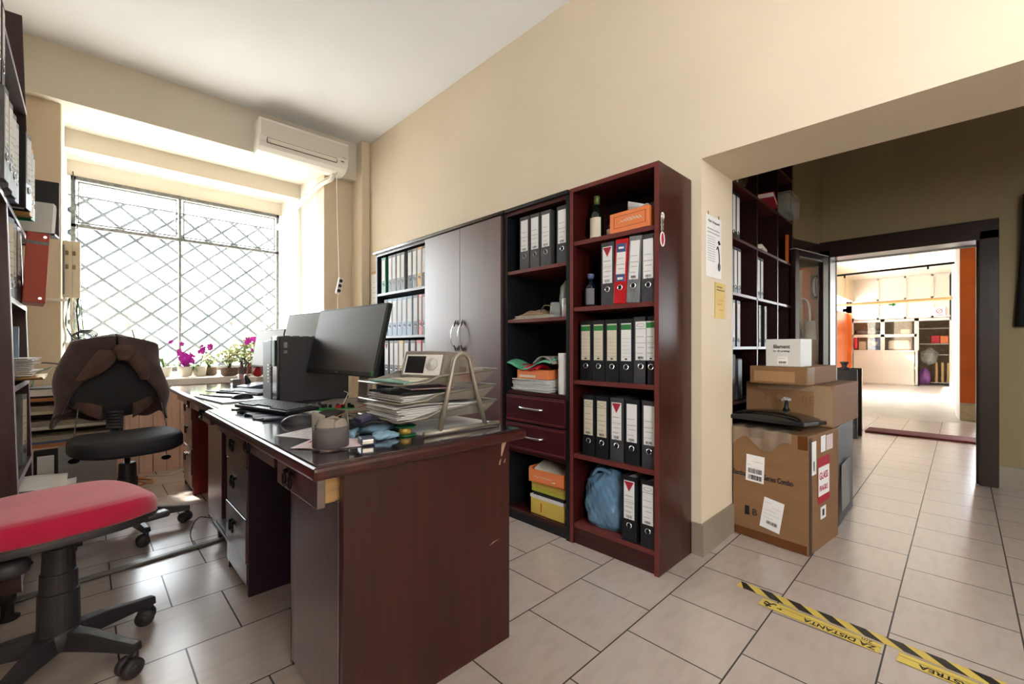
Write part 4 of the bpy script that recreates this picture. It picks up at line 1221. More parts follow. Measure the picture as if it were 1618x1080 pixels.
t = thing('black_box', 'small flat black box with white clip behind the card box', 'box', (.70, 1.60, ZD))
MB().obox((.69, 1.60, ZD + .015), (.10, .07, .028), (0, 0, R(20))).build('box_body', BPLAST, t, bevel=.003)
MB().tube(bez([(.73, 1.55, ZD + .03), (.74, 1.54, ZD + .045), (.75, 1.55, ZD + .01)], 4), .002, 5).build('white_clip', WPLAST, t)
tag(MB().tube(bez([(.68, 1.72, ZD + .004), (.74, 1.70, ZD + .035), (.80, 1.64, ZD + .03), (.82, 1.57, ZD + .006), (.76, 1.60, ZD + .004), (.72, 1.66, ZD + .02), (.80, 1.70, ZD + .02)], 7), .0016, 5).build('copper_wire', mat('copper_wire_metal', 'b5713f', .4, metal=.5)), 'loose loop of thin copper wire behind the black box', 'wire')
for k, (x, y, a, lab) in enumerate(((.80, 2.06, 20, 'green circuit board with black parts, left of two in front of the tower'), (.862, 2.0, 28, 'green circuit board with red connectors, right of two before the tower'))):
    t = thing('circuit_board', lab, 'circuit board', (x, y, ZD), rot=(0, 0, R(a)), group='green circuit boards')
    MB().box(-.03, .03, -.042, .042, .0, .014).build('board_base', GREEN_M, t, world=False, bevel=.002)
    b = MB(); rnd = random.Random(k)
    for j in range(7): 
        x_, y_ = rnd.uniform(-.022, .022), rnd.uniform(-.034, .034)
        b.box(x_ - .004, x_ + .004, y_ - .006, y_ + .006, .014, .014 + rnd.uniform(.008, .022))
    b.build('black_components', BPLAST, t, world=False)
    if k:
        b = MB()
        for j in range(3): b.box(-.026 + j * .018, -.016 + j * .018, .012, .03, .014, .028)
        b.build('red_connector', RED_M, t, world=False)
    else:
        MB().lathe([(.007, .014), (.007, .03)], (-.015, .02, 0), 12).build('capacitor', CHROME, t, world=False)
t = thing('small_electronics', 'small dark electronics module left of the green boards', 'electronics', (.79, 2.17, ZD))
MB().obox((.79, 2.17, ZD + .011), (.05, .07, .02), (0, 0, R(15))).build('module', GREY_INK, t, bevel=.002)
MB().obox((.785, 2.15, ZD + .026), (.02, .03, .012), (0, 0, R(15))).build('metal_can', CHROME, t)
MB().tube(bez([(.87, 2.03, ZD + .03), (.88, 2.02, ZD + .06), (.90, 2.05, ZD + .075), (.885, 2.06, ZD + .085)], 5), .0018, 5).build('white_wire', CABLEW, t)
tag(MB().tube(bez([(.90, 1.98, ZD + .004), (.94, 1.92, ZD + .03), (.98, 1.90, ZD + .014), (.94, 1.85, ZD + .02)], 6), .0018, 5).build('red_wire', RED_M), 'loose red wire right of the green circuit boards', 'wire')
tag(MB().obox((.74, 2.16, ZD + .0012), (.20, .30, .002), (0, 0, R(10))).build('white_sheet', PAPER), 'white sheet of paper under the green circuit boards', 'paper')
tag(MB().obox((.76, 1.92, ZD + .006), (.10, .20, .010), (0, 0, R(-38))).build('flat_phone', BPLAST, bevel=.003), 'thin black phone lying in front of the monitor stand', 'phone')

# ---- letter trays on an A shaped stand
t = thing('letter_tray_stand', 'three-tier wire mesh letter tray on an arched metal stand', 'letter tray', (.95, 1.4, ZD))
YS = (1.222, 1.545)
for y in YS:
    MB().tube([(.79, y, ZD + .010), (1.12, y + .002, ZD + .010)], .009, 10).build('stand_foot', TRAYW, t, smooth=True)
    pts = [(.852, y, ZD + .012), (.902, y + .01, .93)] + [(.955 + .037 * math.cos(a), y + .012, .990 + .037 * math.sin(a)) for a in [PI * k / 8 for k in range(8, -1, -1)]] + [(1.008, y + .01, .93), (1.053, y, ZD + .012)]
    MB().tube(pts, .0085, 10).build('stand_arch', TRAYW, t, smooth=True)
for k, z in enumerate((.808, .866, .926)):
    x0, x1, y0, y1 = .712, 1.125, YS[0] + .018, YS[1] - .018
    tr = MB()
    tl_ = .014
    def slant(x): return z + (x - .9) * .03
    rim = [(x0, y0, slant(x0) + .006), (x0 + .10, y0, slant(x0) + .012), (x0 + .15, y0, slant(x0) + .030), (x1, y0, slant(x1) + .034), (x1, y1, slant(x1) + .034), (x0 + .15, y1, slant(x0) + .034), (x0 + .10, y1, slant(x0) + .012), (x0, y1, slant(x0) + .006)]
    p = MB().tube(rim, .0042, 7, closed=True).build('tray_rim', TRAYW, t, smooth=True)
    g = MB()
    g.box(x0 + .01, x1 - .05, y0 + .012, y1 - .012, z - .002, z)
    V = lambda *q: [g.bm.verts.new(a) for a in q]
    g.bm.faces.new(V((x0 + .02, y0 + .012, z), (x1 - .05, y0 + .012, z), (x1, y0, slant(x1) + .034), (x0 + .15, y0, slant(x0) + .034)))
    g.bm.faces.new(V((x0 + .02, y1 - .012, z), (x1 - .05, y1 - .012, z), (x1, y1, slant(x1) + .034), (x0 + .15, y1, slant(x0) + .034)))
    g.bm.faces.new(V((x1 - .05, y0 + .012, z), (x1, y0, slant(x1) + .034), (x1, y1, slant(x1) + .034), (x1 - .05, y1 - .012, z)))
    g.build('tray_mesh', TRAYM, t)
t = thing('paper_stack', 'thick stack of white papers in the lowest letter tray', 'papers', (.9, 1.4, .81))
sheetpile(MB(), (.905, 1.383, .8105), .36, .235, 8, .0045, 31, 3).build('paper_sheets', PAPER, t)
MB().grid(lambda u, v: (.71 + .33 * u, 1.268 + .22 * v, .849 + .012 * math.sin(PI * v) * math.sin(PI * u) + .006 * math.sin(5 * u)), 12, 8).build('curled_sheet', PAPER, t, smooth=True, solid=.001)
t = thing('paper_stack', 'white papers with a black folder in the middle letter tray', 'papers', (.9, 1.4, .868))
sheetpile(MB(), (.91, 1.383, .8685), .36, .235, 5, .004, 33, 3).build('paper_sheets', PAPER, t)
MB().obox((.82, 1.375, .895), (.18, .20, .008), (0, R(2), R(8))).build('black_folder', BIN_BLACK, t, bevel=.002)
MB().obox((.90, 1.40, .904), (.16, .2, .004), (0, 0, R(-12))).build('red_printed_sheet', mat('red_white_leaflet', 'b23a44', .5, noise=.9, nscale=9, col2='e8e2e2'), t)
t = thing('leaflets', 'green and red leaflets lying in the top letter tray', 'leaflets', (.9, 1.4, .928))
MB().obox((.83, 1.38, .9315), (.19, .21, .004), (0, 0, R(4))).build('teal_leaflet', mat('teal_leaflet_paper', '7fb0a0', .5), t)
MB().obox((.84, 1.35, .9365), (.12, .16, .004), (0, 0, R(-8))).build('cream_leaflet', PAPERC, t)
MB().obox((.93, 1.275, .938), (.10, .02, .026), (0, 0, R(5))).build('green_packet', mat('leaf_green_card', '7e9c2c', .5), t)
MB().obox((1.01, 1.275, .938), (.09, .02, .028), (0, 0, 0)).build('red_packet', RED_M, t)
# radio / display device on the top tray
RAD = mat('warm_grey_device_plastic', '8b8178', .4)
t = thing('desk_device', 'grey tabletop device with tilted screen and round dial on the top tray', 'device', (.95, 1.42, .942))
Mr = Matrix.Translation((.965, 1.41, .9395)) @ Matrix.Rotation(R(18), 4, 'Z') @ Matrix.Scale(1.08, 4)
b = MB().prism([(-.085, 0), (.13, 0), (.115, .070), (-.045, .088), (-.058, .086)], -.09, .09, M=Mr @ Matrix.Rotation(PI / 2, 4, 'X'))
b.build('device_body', RAD, t, bevel=.005)
nf = Vector((-.091, 0, .031)).normalized()
Mf = Mr @ Matrix.Translation((-.0862, 0, .0)) @ Matrix.Rotation(R(17.5), 4, 'Y')
MB().box(-.0012, .0004, -.078, .078, .008, .080, Mf).build('front_panel', WPLAST, t, bevel=.0005)
MB().box(-.002, -.001, -.010, .070, .014, .074, Mf).build('display', mat('glossy_display', '2a2a2c', .08, spec=.8, coat=1), t)
MB().lathe([(.022, 0), (.022, .005), (.018, .008), (.010, .009), (.009, .012)], (0, 0, 0), 24, M=Mf @ Matrix.Translation((-.001, -.042, .046)) @ Matrix.Rotation(-PI / 2, 4, 'Y')).build('dial', mat('pale_grey_dial', 'c9c7c4', .3), t, smooth=True)
tag(MB().obox((1.055, 1.35, .958), (.09, .12, .03), (0, R(5), R(4))).build('small_carton', GIFTW, bevel=.002), 'small grey carton behind the tabletop device on the tray', 'box')
tag(MB().obox((.97, 1.37, ZD + .0015), (.34, .27, .0025), (0, 0, R(4))).build('white_sheets', PAPER), 'white papers on the desk below the letter tray stand', 'papers')

# ------------- far desk things
ZF = .7505
t = thing('monitor', 'grey-screened monitor behind the computer tower, second from the front', 'monitor', (1.05, 3.0, ZF))
M = panel_frame((1.03, 2.80, .955), .13, .22, .52, .33)
MB().box(0, .025, 0, .52, 0, .33, M).build('casing', BPLAST, t, bevel=.003)
MB().box(-.001, 0, .008, .512, .015, .322, M).build('screen', SCREENG, t)
MB().obox((1.08, 3.05, .87), (.03, .08, .24)).build('stand_column', BPLAST, t)
MB().lathe([(.11, 0), (.10, .012)], (1.06, 3.05, ZF), 24).build('stand_foot', BPLAST, t)
t = thing('monitor', 'bright-faced monitor at the window end of the far desk', 'monitor', (1.0, 3.7, ZF))
M = panel_frame((.985, 3.40, .90), .12, .16, .48, .285)
MB().box(0, .022, 0, .48, 0, .285, M).build('casing', BPLAST, t, bevel=.003)
MB().box(-.001, 0, .007, .473, .012, .278, M).build('screen', mat('pale_grey_screen', '9aa3a8', .2), t)
MB().obox((1.04, 3.62, .84), (.03, .08, .18)).build('stand_column', BPLAST, t)
MB().lathe([(.10, 0), (.09, .012)], (1.03, 3.62, ZF), 24).build('stand_foot', BPLAST, t)
keyboard('black keyboard on the far desk near its back corner', (.74, 3.16, ZF + .003), R(20), L=.42)
t = thing('paper_pad', 'large white paper pad with dark edge on the far desk', 'pad', (.64, 3.0, ZF))
MB().obox((.655, 2.98, ZF + .004), (.33, .50, .007), (0, 0, R(6))).build('pad_sheets', mat('grey_white_blotter', 'a9a6ae', .35), t)
MB().tube(bez([(.50, 3.24, ZF + .010), (.56, 3.02, ZF + .012), (.68, 2.82, ZF + .011)], 8), .005, 6).build('curled_edge', BPLAST, t)
t = thing('desk_phone', 'black telephone handset and base beside the far keyboard', 'telephone', (.88, 3.5, ZF))
MB().obox((.855, 3.50, ZF + .02), (.15, .17, .035), (0, R(-8), R(15))).build('phone_base', mat('blue_grey_phone', '6d7480', .4), t, bevel=.006)
MB().tube(bez([(.80, 3.46, ZF + .045), (.805, 3.50, ZF + .09), (.82, 3.56, ZF + .092), (.85, 3.60, ZF + .045)], 6), [.011] * 19, 10).build('handset', BPLAST, t, smooth=True)
t = thing('pen_holder', 'pot of pens and scissors on the far desk by the plants', 'pen holder', (.90, 3.98, ZF))
MB().lathe([(.036, 0), (.04, .004), (.042, .085)], (.905, 3.98, ZF), 20, cap=False).lathe([(.036, 0), (.001, .002)], (.905, 3.98, ZF), 20, cap=False).build('pot', mat('pink_clear_pot', 'b98f9a', .3), t, smooth=True, solid=.003)
rnd = random.Random(5)
for k in range(7):
    a = rnd.uniform(0, 6.28); e = rnd.uniform(.02, .05)
    MB().tube([(.905, 3.98, ZF + .01), (.905 + e * math.cos(a), 3.98 + e * math.sin(a), ZF + .16 + .02 * rnd.random())], .0045, 6).build('pen', (BPLAST, RED_M, BPLAST, BLUEG)[k % 4], t)
for s in (-1, 1):
    MB().tube([(.90 + .018 * math.cos(a), 4.0 + s * .018 + .014 * math.sin(a), ZF + .19 + .022 * math.sin(a)) for a in [2 * PI * k / 14 for k in range(14)]], .004, 6, closed=True).build('scissor_handle', BPLAST, t)
tag(MB().box(.80, .86, 3.86, 3.93, ZF, ZF + .055).build('tape_dispenser', mat('smoky_plastic_box', '8c8580', .2, coat=.5), bevel=.006), 'small smoky transparent box beside the wicker pot', 'box')
tag(lump(MB(), (.96, 3.82, ZF + .11), (.03, .04, .04), 7, .2).build('red_ribbon', RED_M, smooth=True), 'red ribbon bow above the phone on the far desk', 'ribbon')
tag(MB().obox((.98, 3.82, ZF + .035), (.12, .14, .07), (0, 0, R(10))).build('small_box', PAPERC, bevel=.003), 'small cream box carrying the red ribbon', 'box')
tag(MB().obox((.70, 3.52, ZF + .002), (.18, .22, .003), (0, 0, R(14))).build('papers', PAPER), 'white papers scattered at the far end of the second desk', 'papers')
# foot rest and power strip between the desks
t = thing('foot_platform', 'black ribbed foot platform on the floor between the two desks', 'footrest', (.56, 2.7, 0))
MB().box(.50, .80, 2.52, 2.86, .085, .10).build('platform_top', BPLAST, t, bevel=.003)
b = MB()
for k in range(10): b.box(.51 + .028 * k, .52 + .028 * k, 2.54, 2.84, .10, .104)
b.build('ribs', GPLAST, t)
for x_, y_ in ((.52, 2.54), (.76, 2.54), (.52, 2.82), (.76, 2.82)): MB().box(x_, x_ + .03, y_, y_ + .03, 0, .085).build('foot', BPLAST, t)
tag(MB().tube(bez([(.50, 2.88, .11), (.44, 2.9, .12), (.40, 2.86, .06), (.41, 2.80, .003)], 6), .0025, 5).build('thin_cable', CABLEK), 'thin black cable curling down from the foot platform', 'cable')

# ================================================================== OFFICE CHAIRS
def swivel_base(t, R_, ang, zhub=.13, colz=.41, m=CHAIRP):
    """five-star base with twin casters, built around local origin"""
    b = MB()
    b.lathe([(.05, .075), (.058, .085), (.060, .125), (.052, .138), (.03, .14)], (0, 0, 0), 24)
    b.build('hub', m, t, world=False, smooth=True)
    for k in range(5):
        a = R(ang + 72 * k)
        d = Vector((math.cos(a), math.sin(a), 0)); s = Vector((-d.y, d.x, 0))
        arm = MB()
        secs = [(.035, .135, .075, .030), (.12, .128, .075, .024), (.21, .108, .072, .020), (R_ + .012, .098, .070, .019)]
        rings = []
        for r, zt, zb, hw in secs:
            c0 = d * r
            rings.append([arm.bm.verts.new(c0 + s * q * hw * f + Vector((0, 0, z))) for q, f, z in ((-1, 1, zb), (1, 1, zb), (1, .75, zt), (-1, .75, zt))])
        for p, q in zip(rings, rings[1:]):
            for i in range(4): arm.bm.faces.new((p[i], p[(i + 1) % 4], q[(i + 1) % 4], q[i]))
        arm.bm.faces.new(rings[0][::-1]); arm.bm.faces.new(rings[-1])
        ao = arm.build('base_arm', m, t, world=False, bevel=.005)
        cs = MB()
        c0 = d * R_
        ca = a + .9 + .5 * k
        ax = Vector((math.cos(ca), math.sin(ca), 0)); fw = Vector((-ax.y, ax.x, 0))
        cc = c0 + fw * .014 + Vector((0, 0, .030))
        cs.tube([c0 + Vector((0, 0, .072)), c0 + Vector((0, 0, .045))], .011, 10)
        for e in (-1, 1):
            M = Matrix.Translation(cc + ax * e * .016) @ ax.to_track_quat('Z', 'Y').to_matrix().to_4x4()
            cs.lathe([(.020, -.013), (.029, -.009), (.030, 0), (.029, .009), (.020, .013)], (0, 0, 0), 20, M=M)
        # hood over the wheels
        M = Matrix.Translation(cc) @ ax.to_track_quat('Z', 'Y').to_matrix().to_4x4()
        cs.lathe([(.012, -.03), (.012, .03)], (0, 0, 0), 12, M=M)
        cs.build('caster', m, t, world=False, smooth=True)
    # telescopic shroud
    b = MB()
    h = colz - .14
    b.lathe([(.052, .138), (.050, .14 + h * .45), (.046, .14 + h * .46), (.045, .14 + h * .68), (.041, .14 + h * .69), (.038, colz - .005), (.034, colz)], (0, 0, 0), 28)
    b.build('column_shroud', m, t, world=False)
def seat_cushion(mb, w, d, z0, z1, n=3.2, dome=.01, front=.02):
    """superellipse pad; front is local +x"""
    def f(u, v):
        a = 2 * PI * u
        ca, sa = math.cos(a), math.sin(a)
        r = (abs(ca) ** n + abs(sa) ** n) ** (-1 / n)
        prof = [(0.0, 0), (.9, 0.0), (1.0, .18), (1.0, .6), (.965, .85), (.86, .97), (.6, 1.0), (.3, 1.0), (0.0, 1.0)]
        x = v * (len(prof) - 1); i = min(int(x), len(prof) - 2); tt = x - i
        k = prof[i][0] * (1 - tt) + prof[i + 1][0] * tt
        zz = prof[i][1] * (1 - tt) + prof[i + 1][1] * tt
        X = d / 2 * r * ca * k; Y = w / 2 * r * sa * k
        z = z0 + (z1 - z0) * zz + (dome * (1 - k * k) if zz > .5 else 0)
        if X > d * .3: z -= front * ((X - d * .3) / (d * .2)) ** 2
        z += .012 * (abs(Y) / (w / 2)) ** 2 * (1 if zz > .5 else 0)
        return (X, Y, z)
    mb.grid(f, 44, 24, closeu=True)
    return mb

t = thing('office_chair', 'office swivel chair with bright red fabric seat in the left foreground', 'office chair', (-.062, 2.055, 0), rot=(0, 0, R(13)))
swivel_base(t, .262, 24 - 13, colz=.405)
MB().lathe([(.014, .40), (.014, .45)], (0, 0, 0), 16).build('gas_lift', CHROME, t, world=False, smooth=True)
MB().box(-.10, .07, -.045, .045, .436, .462).build('tilt_mechanism', RAWIRON, t, world=False, bevel=.004)
seat_cushion(MB(), .40, .47, .455, .482, dome=0, front=.0).build('seat_shell', CHAIRP, t, world=False, smooth=True)
MB().box(.17, .248, -.165, -.12, .452, .474).build('shell_end', CHAIRP, t, world=False, bevel=.008)
seat_cushion(MB(), .42, .475, .478, .545, dome=.012, front=.016).build('seat', REDF, t, world=False, smooth=True)
b = MB().tube([(.02, .03, .452), (.045, .10, .42), (.055, .13, .37)], [.007, .007, .009], 8)
b.obox((.06, .138, .352), (.055, .018, .03), (0, 0, R(10)))
b.build('height_lever', CHAIRP, t, world=False, bevel=.003)
MB().lathe([(.042, .405), (.045, .415), (.045, .435), (.03, .445)], (-.13, -.14, 0), 20).build('tension_knob', CHAIRP, t, world=False, smooth=True)
MB().tube([(-.10, 0, .448), (-.26, 0, .45), (-.30, 0, .52), (-.31, 0, .72)], [.016, .018, .018, .016], 8).build('back_bar', CHAIRP, t, world=False, smooth=True)
b = MB()
def backf(u, v):
    a = 2 * PI * u; n = 3
    ca, sa = math.cos(a), math.sin(a); r = (abs(ca) ** n + abs(sa) ** n) ** (-1 / n)
    th = PI * v
    k = math.sin(th) ** .5 if 0 < v < 1 else 0
    return (-.31 + .04 * -math.cos(th) - .05 * abs(sa) * 0, .20 * r * ca * k, .80 + .22 * r * sa * k)
MB().grid(backf, 32, 12, closeu=True).build('backrest', REDF, t, world=False, smooth=True)

t = thing('office_chair', 'black office swivel chair farther back with a jacket over its backrest', 'office chair', (.17, 3.28, 0), rot=(0, 0, R(-82)))
swivel_base(t, .272, -5 + 82, colz=.40)
MB().lathe([(.013, .40), (.013, .47)], (0, 0, 0), 16).build('gas_lift', GPLAST, t, world=False, smooth=True)
MB().box(-.10, .07, -.05, .05, .450, .474).build('tilt_mechanism', RAWIRON, t, world=False, bevel=.004)
seat_cushion(MB(), .48, .45, .472, .556, dome=.012, front=.012).build('seat', BLACKF, t, world=False, smooth=True)
MB().tube([(-.08, 0, .462), (-.24, 0, .462), (-.30, 0, .52), (-.31, 0, .66)], [.022, .024, .024, .02], 10).build('back_bar', CHAIRP, t, world=False, smooth=True)
b = MB()
for k in range(6): b.lathe([(.038, .56 + .018 * k), (.042, .566 + .018 * k), (.038, .575 + .018 * k)], (-.305, 0, 0), 18)
b.build('bellows_sleeve', CHAIRP, t, world=False)
def backf2(u, v):
    a = 2 * PI * u; n = 2.8
    ca, sa = math.cos(a), math.sin(a); r = (abs(ca) ** n + abs(sa) ** n) ** (-1 / n)
    th = PI * v; k = math.sin(th) ** .5 if 0 < v < 1 else 0
    y = .215 * r * ca * k; z = .86 + .235 * r * sa * k
    return (-.315 - .035 * math.cos(th) + .35 * y * y, y, z)
MB().grid(backf2, 36, 12, closeu=True).build('backrest', BLACKF, t, world=False, smooth=True)

# jacket draped over that backrest
jt = thing('jacket', 'brown jacket draped over the back of the black office chair', 'jacket', (.17, 3.28, 0), rot=(0, 0, R(-82)))
def shell(u, v, inset=0.0):
    # u: 0..1 around from the viewer's-left front edge, behind the backrest, to the right front edge
    ph = (u - .5) * 2            # -1..1
    z = 1.105 - .49 * v
    hw = .195 + .045 * math.sin(min(1, v * 1.6) * PI / 2) + .025 * v + .012 * math.sin(9 * v + 3 * ph)   # half width grows to the hem
    dp = .075 + .05 * v
    opening = .03 + 1.32 * (max(0, v - .24) / .76) ** .85        # the front stays open like an inverted V
    a = ph * (PI - opening)
    y = hw * math.sin(a) * (1 if abs(a) < PI / 2 else (1 if True else 1))
    x = -.325 - dp * math.cos(a)
    x += .012 * math.sin(14 * v + 5 * ph) * (1 - .3 * abs(ph)) + inset
    # shoulders slope down
    z -= .055 * (abs(y) / .25) ** 2.2 * (1 - v) 
    z += .012 * math.sin(8 * ph + 4 * v) * v
    if v > .92: z += .02 * math.sin(11 * ph)
    return (x, y, z)
MB().grid(lambda u, v: shell(u, v), 72, 28).build('jacket_body', JACK, jt, world=False, smooth=True, solid=.012)
def topf(u, v):
    ph = (u - .5) * 2; q = v
    a0 = shell(u, 0)
    return (a0[0] * (1 - q) + (-.325) * q, a0[1] * (1 - q * .9), a0[2] + .022 * math.sin(PI / 2 * q))
MB().grid(topf, 60, 6).build('yoke', JACK, jt, world=False, smooth=True, solid=.01)
# lapels / hood lining folds on the seat side
def fold(mb, pts, wd, ax=(0, 1, 0), seg=10):
    P = bez(pts, 6); n = len(P)
    def f(u, v):
        i = min(int(u * (n - 1)), n - 1); p = P[i]
        k = math.sin(PI * min(.98, max(.02, .12 + .8 * u))) ** .5
        return (p.x + .016 * math.cos((v - .5) * PI), p.y + (v - .5) * wd * k * (1 + .2 * math.sin(5 * u)), p.z)
    mb.grid(f, n - 1, seg)
b = MB()
fold(b, [(-.235, .06, 1.03), (-.215, .085, .97), (-.21, .115, .90), (-.22, .12, .85)], .07)
fold(b, [(-.235, -.05, 1.03), (-.215, -.07, .97), (-.21, -.12, .90), (-.22, -.16, .86)], .095)
b.build('lapel', JACKP, jt, world=False, smooth=True, solid=.012)
b = MB(); fold(b, [(-.225, .02, 1.06), (-.205, .03, 1.02), (-.20, .02, .97)], .085); b.build('collar', JACKP, jt, world=False, smooth=True, solid=.012)
for s, lab in ((1, 0), (-1, 0)):
    b = MB()
    def hem(u, v, s=s):
        y = s * (.07 + .15 * u); return (-.235 + .02 * math.sin(6 * u) - .07 * u, y, .62 + .11 * u + (.05 + .10 * (1 - u)) * v * .6)
    b.grid(hem, 14, 5); b.build('quilted_hem', JACKP, jt, world=False, smooth=True, solid=.02)
for y, zz in ((-.185, .42), (.235, .36)):
    MB().tube([(-.24, y * .9, .70), (-.235, y, .55), (-.235, y, zz)], .003, 6).build('drawstring', GREY_INK, jt, world=False)
    MB().ell((-.235, y, zz - .012), (.016, .026, .016)).build('toggle', RAWIRON, jt, world=False, smooth=True)

# ================================================================== LEFT SHELVING
LT = R(-1.55)     # the unit leans slightly towards the wall
t = thing('shelving_unit', 'dark mahogany shelving on feet along the left edge of the view', 'shelving', (-.175, 2.86, .0), rot=(0, LT, 0))
PURP = mat('purple_brown_laminate', '3d2229', .4, noise=.2, nscale=5, stretch=(9, 9, .6), coat=.2)
EDG = mat('pale_violet_edge', 'b9b0c4', .35)
LI = WM[t.name].inverted()
def lp(mb, name, m, **k): return mb.build(name, m, t, world=False, **k)
# local: x 0 = front plane, negative to the wall; y relative to 2.86
for y0, y1, z0, z1 in ((-.31, -.288, .10, 1.599), (.30, .322, .10, 1.23)):
    p = lp(MB().box(-.30, 0, y0, y1, z0, z1), 'side_panel', PURP)
    MB().box(0, .0025, y0, y1, z0, z1).build('panel_edge', EDG, p, world=False)
p = lp(MB().box(-.30, -.005, .30, .322, 1.25, 1.60), 'side_panel', PURP)
p = lp(MB().box(-.30, 0, .80, .822, 1.62, 2.9), 'side_panel', PURP)
for z, y0, y1 in ((.13, -.288, .30), (.50, -.288, .30), (.875, -.288, .30), (1.225, -.288, .34), (1.60, -1.35, .62), (1.965, -1.35, .82), (2.35, -1.35, .82)):
    p = lp(MB().box(-.30, 0, y0, y1, z, z + .022), 'shelf', PURP)
    MB().box(0, .0025, y0, y1, z, z + .022).build('shelf_edge', EDG, p, world=False)
lp(MB().box(-.31, -.30, -1.35, .80, 1.60, 2.9), 'back_panel', DARKIN)
lp(MB().box(-.31, -.30, -.30, .31, .10, 1.6), 'back_panel', DARKIN)
lp(MB().box(-.30, 0, -1.35, -1.33, 1.6, 2.9), 'side_panel', PURP)
lp(MB().box(-.02, 0, -.288, .30, .10, .132), 'plinth', PURP)
for x_, y_ in ((-.04, -.29), (-.26, -.29), (-.04, .29), (-.26, .29)):
    lp(MB().lathe([(.034, 0), (.034, .008), (.018, .016), (.018, .06), (.026, .07), (.026, .10)], (x_, y_, .001), 18), 'foot', BPLAST, smooth=True)
def leftb(y, z, w, c, lab, out=0.0, tw=0.0, lean=0.0, st='plain', **k):
    return binder((-.175 - (z) * .027 + .004 + out, y, z), w, c, st, lab, 'binders in the left shelving', rz=PI + tw, lean=lean, seed=int(y * 100), **k)
leftb(2.635, 1.249, .066, BIN_DGREY, 'charcoal binder with long white label, front of the row below the long shelf', out=-.008, tw=R(-14), lcol=PAPERC, lh=.22)
leftb(2.735, 1.249, .066, BIN_DGREY, 'charcoal binder, second from the front, below the long shelf', out=-.008, tw=R(-12), lcol=PAPERC, lh=.2)
leftb(2.83, 1.249, .055, BIN_NAVY, 'navy binder just before the red one on the left shelving', out=0.0, tw=R(-6))
t = thing('red_binder', 'red file with grey stripe jutting out at the end of the left shelf row', 'binder', (-.165, 2.89, 1.249), rot=(0, R(2.5), R(4)))
MB().box(-.036, .036, 0, .25, 0, .315).build('cover', mat('rust_red_board', 'b03a24', .45), t, world=False, bevel=.003)
MB().box(-.036, .036, -.001, 0, .262, .276).build('grey_stripe', BIN_GREY, t, world=False)
for x_, z_ in ((.022, .298), (.018, .02)): MB().lathe([(.006, 0), (.006, .002)], (x_, 0, z_), 10, M=Matrix.Rotation(PI / 2, 4, 'X')).build('rivet', CHROME, t, world=False)
for k, (y, w_, c, lab) in enumerate((
    (2.30, .06, BIN_GREY, 'pale binder at the frame edge on the long left shelf, nearest one'),
    (2.42, .06, BIN_GREY, 'pale binder second from the frame edge on the long left shelf'),
    (2.53, .06, BIN_GREY, 'pale binder third from the frame edge on the long left shelf'),
    (2.62, .05, BIN_BLUE, 'blue-grey binder before the thick black one on the long left shelf'),
    (2.73, .075, BIN_BLACK, 'thick black binder in the middle of the long left shelf'),
    (2.86, .05, BIN_YEL, 'sand yellow file before the green one on the long left shelf'),
    (2.94, .045, BIN_GREEN, 'green file on the long left shelf before the black box'))):
    leftb(y, 1.6235, w_, c, lab, out=.02 if k < 4 else .045, tw=R(-5 - k), h=.318 if k < 5 else .30)
for k, (y, lab) in enumerate(((2.24, 'white-spined binder on the highest left shelf, at the frame edge'), (2.34, 'white-spined binder, second on the highest left shelf'), (2.45, 'charcoal binder, last of the highest left shelf row'))):
    leftb(y, 1.9885, .07, BIN_GREY if k < 2 else BIN_DGREY, lab, out=.01)
t = thing('file_box', 'open black file box with papers jutting from the long left shelf end', 'file box', (-.15, 3.32, 1.6235), rot=(0, 0, R(-8)))
MB().box(-.17, .045, -.05, .05, 0, .012).box(-.17, .045, .04, .05, 0, .30).box(-.17, -.16, -.05, .05, 0, .28).build('box_shell', GPLAST, t, world=False, bevel=.002)
b = MB()
for k in range(5): b.obox((-.05, -.035 + .014 * k, .09), (.17, .005, .17), (R(-16), 0, 0))
b.build('paper_sheets', PAPER, t, world=False)
MB().lathe([(.006, 0), (.006, .003)], (.0, -.0, .0), 8).build('rivet', CHROME, t, world=False)
tag(MB().obox((-.30, 2.98, 1.05), (.13, .02, .30), (0, 0, R(5))).build('yellow_folder', BIN_YEL), 'yellow folder standing inside the left shelving above the papers', 'folder')
tag(MB().obox((-.27, 2.90, 1.02), (.12, .03, .24), (0, 0, R(2))).build('grey_folder', BIN_BLUE), 'blue-grey folder standing in front of the yellow one', 'folder')
t = thing('paper_stack', 'messy stack of papers in a yellow tray on the left shelving', 'papers', (-.27, 2.92, .898))
MB().grid(lambda u, v: (-.38 + .25 * u, 2.70 + .38 * v, .9005 + .016 * (2 * v - 1) ** 2 + .006 * u), 6, 10).build('yellow_tray', BIN_YEL, t, smooth=True, solid=.003)
sheetpile(MB(), (-.26, 2.93, .924), .20, .27, 10, .008, 41, 9).build('paper_sheets', PAPER, t)
b = binder((-.195, 2.93, .5225), .07, BIN_GREY, 'plain', 'grey binder with long label standing low in the left shelving', 'binders in the left shelving', rz=PI - R(8), seed=44, lcol=PAPERC, lh=.20)
t = thing('loose_papers', 'white loose papers sticking out of the low left shelf', 'papers', (-.2, 2.80, .44))
b = MB()
b.grid(lambda u, v: (-.32 + .26 * u, 2.74 + .26 * v, .435 + .02 * u * v + .012 * math.sin(4 * u)), 8, 6); b.grid(lambda u, v: (-.32 + .29 * u, 2.80 + .22 * v, .405 + .03 * u - .02 * v), 8, 6); b.build('paper_sheet', PAPER, t, smooth=True, solid=.0012)
lump(MB(), (-.245, 2.80, .28), (.045, .08, .127), 9, .14).build('crumpled_papers', PAPER, t, smooth=True)

_before = set(bpy.data.objects)
